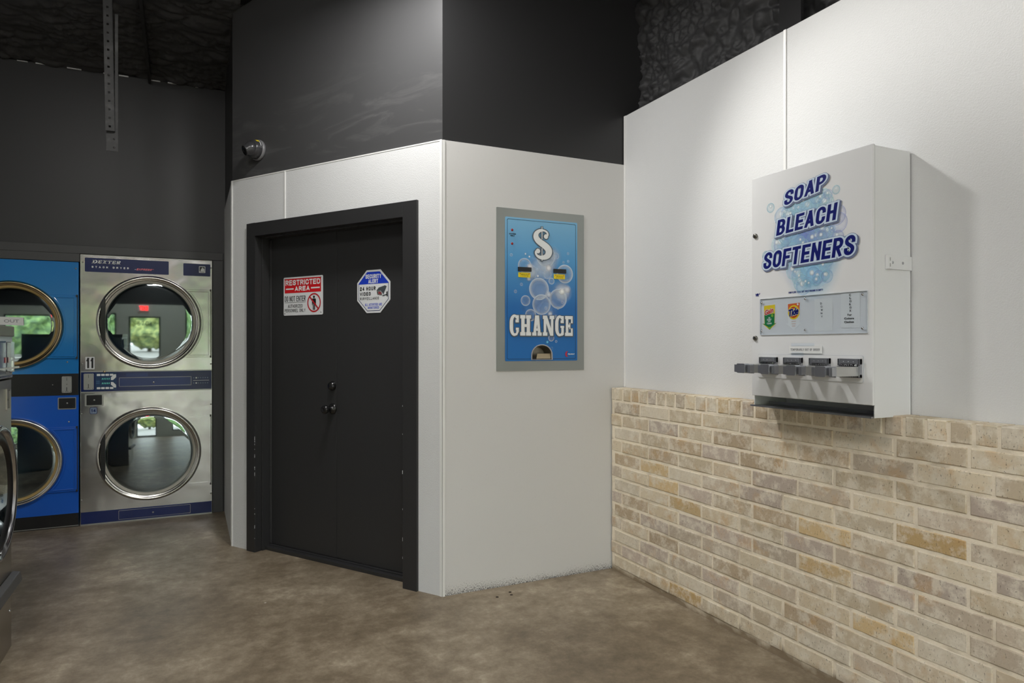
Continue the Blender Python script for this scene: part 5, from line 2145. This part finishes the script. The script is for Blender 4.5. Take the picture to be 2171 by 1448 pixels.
mb.box(-3.5, 2.6, yw0, yw1, PZ, 5.0)
struct('wall_front_upper', mb, dark_wall)
for k, (a, c, z0, z1) in enumerate(wins):
    mb = MB()
    for q0, q1, r0, r1 in ((a, a + .05, z0, z1), (c - .05, c, z0, z1), (a, c, z0, z0 + .05), (a, c, z1 - .05, z1)):
        mb.box(q0, q1, -4.13, -4.07, r0, r1)
    wn_ = struct('window_%d' % (k + 1), mb, black_plastic)
    mb = MB()
    mb.add([(a + .05, -4.10, z0 + .05), (c - .05, -4.10, z0 + .05), (c - .05, -4.10, z1 - .05), (a + .05, -4.10, z1 - .05)], [(0, 1, 2, 3)])
    mb.build('pane', pane_glass, wn_)
    if k == 1:
        mb = MB()
        btext(mb, '5700', -1.12, -0.68, 1.70, 1.86, -4.103, 0, .022, .045)
        mb.build('street_number', black_ink, wn_)
t = Thing('exit_sign', 'red EXIT sign above the glass front door', 'exit sign', (-0.93, -4.05, 2.2), math.pi)
mb = MB()
mb.box(-.16, .16, -.05, -.001, 2.20, 2.40)
t.part('housing', mb, sign_white)
mb = MB()
text(mb, 'EXIT', -.13, .13, 2.225, 2.375, -.052, 0, .008)
t.part('lettering', mb, exit_red)

# outside: ground and trees seen only as reflections
mb = MB()
mb.box(-30, 30, -40, -4.3, -.1, -.02)
struct('ground', mb, asphalt)
random.seed(4)
spots = [(-13.5, -19, 2.3, 0), (-7.6, -19, 2.1, 1), (-4.4, -15, 1.9, 0), (-1.6, -21.5, 2.0, 1), (2.6, -17, 2.0, 0), (8.2, -19, 2.3, 1)]
tl = ['green rounded tree across the lot, farthest to the left', 'yellow-green tree second from the left across the lot', 'green tree across the lot opposite the glass door',
      'tall yellow-green tree set back across the lot', 'green tree across the lot right of the door', 'yellow-green tree farthest right across the lot']
for k, (x_, y_, r_, c_) in enumerate(spots):
    t = Thing('tree', tl[k], 'tree', (x_, y_, -0.02), 0, 'trees outside the storefront')
    bm = bmesh.new()
    bmesh.ops.create_icosphere(bm, subdivisions=4, radius=1)
    for v in bm.verts:
        d = 1 + .35 * noise.noise(v.co * 2.2 + Vector((k * 5, 0, 0))) + .22 * noise.noise(v.co * 6 + Vector((0, k * 3, 0)))
        v.co = Vector((v.co.x * r_ * d, v.co.y * r_ * .8 * d, r_ * 0.9 + .2 + v.co.z * r_ * .85 * d))
    me = bpy.data.meshes.new('crown')
    bm.to_mesh(me)
    bm.free()
    me.materials.append(leaf2 if c_ else leaf)
    o = bpy.data.objects.new('crown', me)
    COL.objects.link(o)
    o.parent = t.e
    mb = MB()
    mb.tube([(0, 0, -.02), (.03, 0, r_ * .5), (0, 0, r_)], .16, 10)
    t.part('trunk', mb, bark)


# ------------------------------------------------------------------ ceiling lamps, the fill ones added
def lamp(label, x_, y_, z_, w, l, rot, watts):
    t = Thing('ceiling_light', label, 'ceiling light', (x_, y_, z_), rot, 'ceiling lights')
    mb = MB()
    mb.box(-w / 2, w / 2, -l / 2, l / 2, z_, z_ + .05)
    t.part('housing', mb, sign_white)
    mb = MB()
    mb.box(-w / 2 + .01, w / 2 - .01, -l / 2 + .01, l / 2 - .01, z_ - .004, z_ - .0005)
    t.part('diffuser', mb, lamp_white)
    zc = ceil_z(y_) + .09
    mb = MB()
    mb.box(-.006, .006, -.006, .006, z_ + .05, zc)
    t.part('hanger_rod', mb, steel_dull)
    ld = bpy.data.lights.new('lamp_light', 'AREA')
    ld.shape = 'RECTANGLE'
    ld.size, ld.size_y = w, l
    ld.energy = watts
    ld.color = (1.0, 0.985, 0.965)
    lo_ = bpy.data.objects.new('lamp_light', ld)
    COL.objects.link(lo_)
    lo_.parent = t.e
    lo_.location = (0, 0, -.012)


lamp('small ceiling lamp hanging in front of the double door', 0.70, 3.14, 3.40, .22, .22, ROT_D, DOOR_W)
lamp('added fill lamp over the middle of the room', -0.9, 1.2, 4.0, .5, 1.2, 0, FILL_W)  # this and the next two: unseen fill lamps added to brighten the room
lamp('added fill lamp over the aisle behind the camera', -0.2, -1.6, 4.2, .5, 1.2, 0, FILL_W)
lamp('added fill lamp near the storefront', -0.6, -3.0, 4.3, .5, 1.2, 0, FILL_W)
# spotlight that throws the dispenser's shadow
LP = Vector((0.62, 3.33, 3.62))
t = Thing('spotlight', 'spotlight on the ceiling aimed at the soap dispenser', 'spotlight', LP)
aim = (Vector((2.378, 0.75, 0.75)) - LP).normalized()
qd = aim.to_track_quat('-Z', 'Y').to_matrix().to_4x4()
mb = MB()
mb.lathe([(.0005, .16), (.05, .15), (.055, .02), (.052, .0), (.048, .0), (.045, .03), (.0005, .04)], 0, 0, 24)
mb.xform(qd @ Matrix.Rotation(math.radians(90), 4, 'X'))
t.part('can', MB.xform(mb, Matrix.Translation((0, 0, LP.z))), black_plastic)
mb = MB()
mb.box(-.008, .008, -.008, .008, LP.z + .05, ceil_z(LP.y) + .09)
t.part('stem', mb, black_plastic)
sd = bpy.data.lights.new('spot_beam', 'SPOT')
sd.energy = KEY_W
sd.spot_size = math.radians(64)
sd.spot_blend = 1.0
sd.shadow_soft_size = 0.045
sd.color = (1.0, 0.975, 0.93)
so = bpy.data.objects.new('spot_beam', sd)
COL.objects.link(so)
so.parent = t.e
so.rotation_euler = aim.to_track_quat('-Z', 'Y').to_euler()
so.location = aim * 0.03
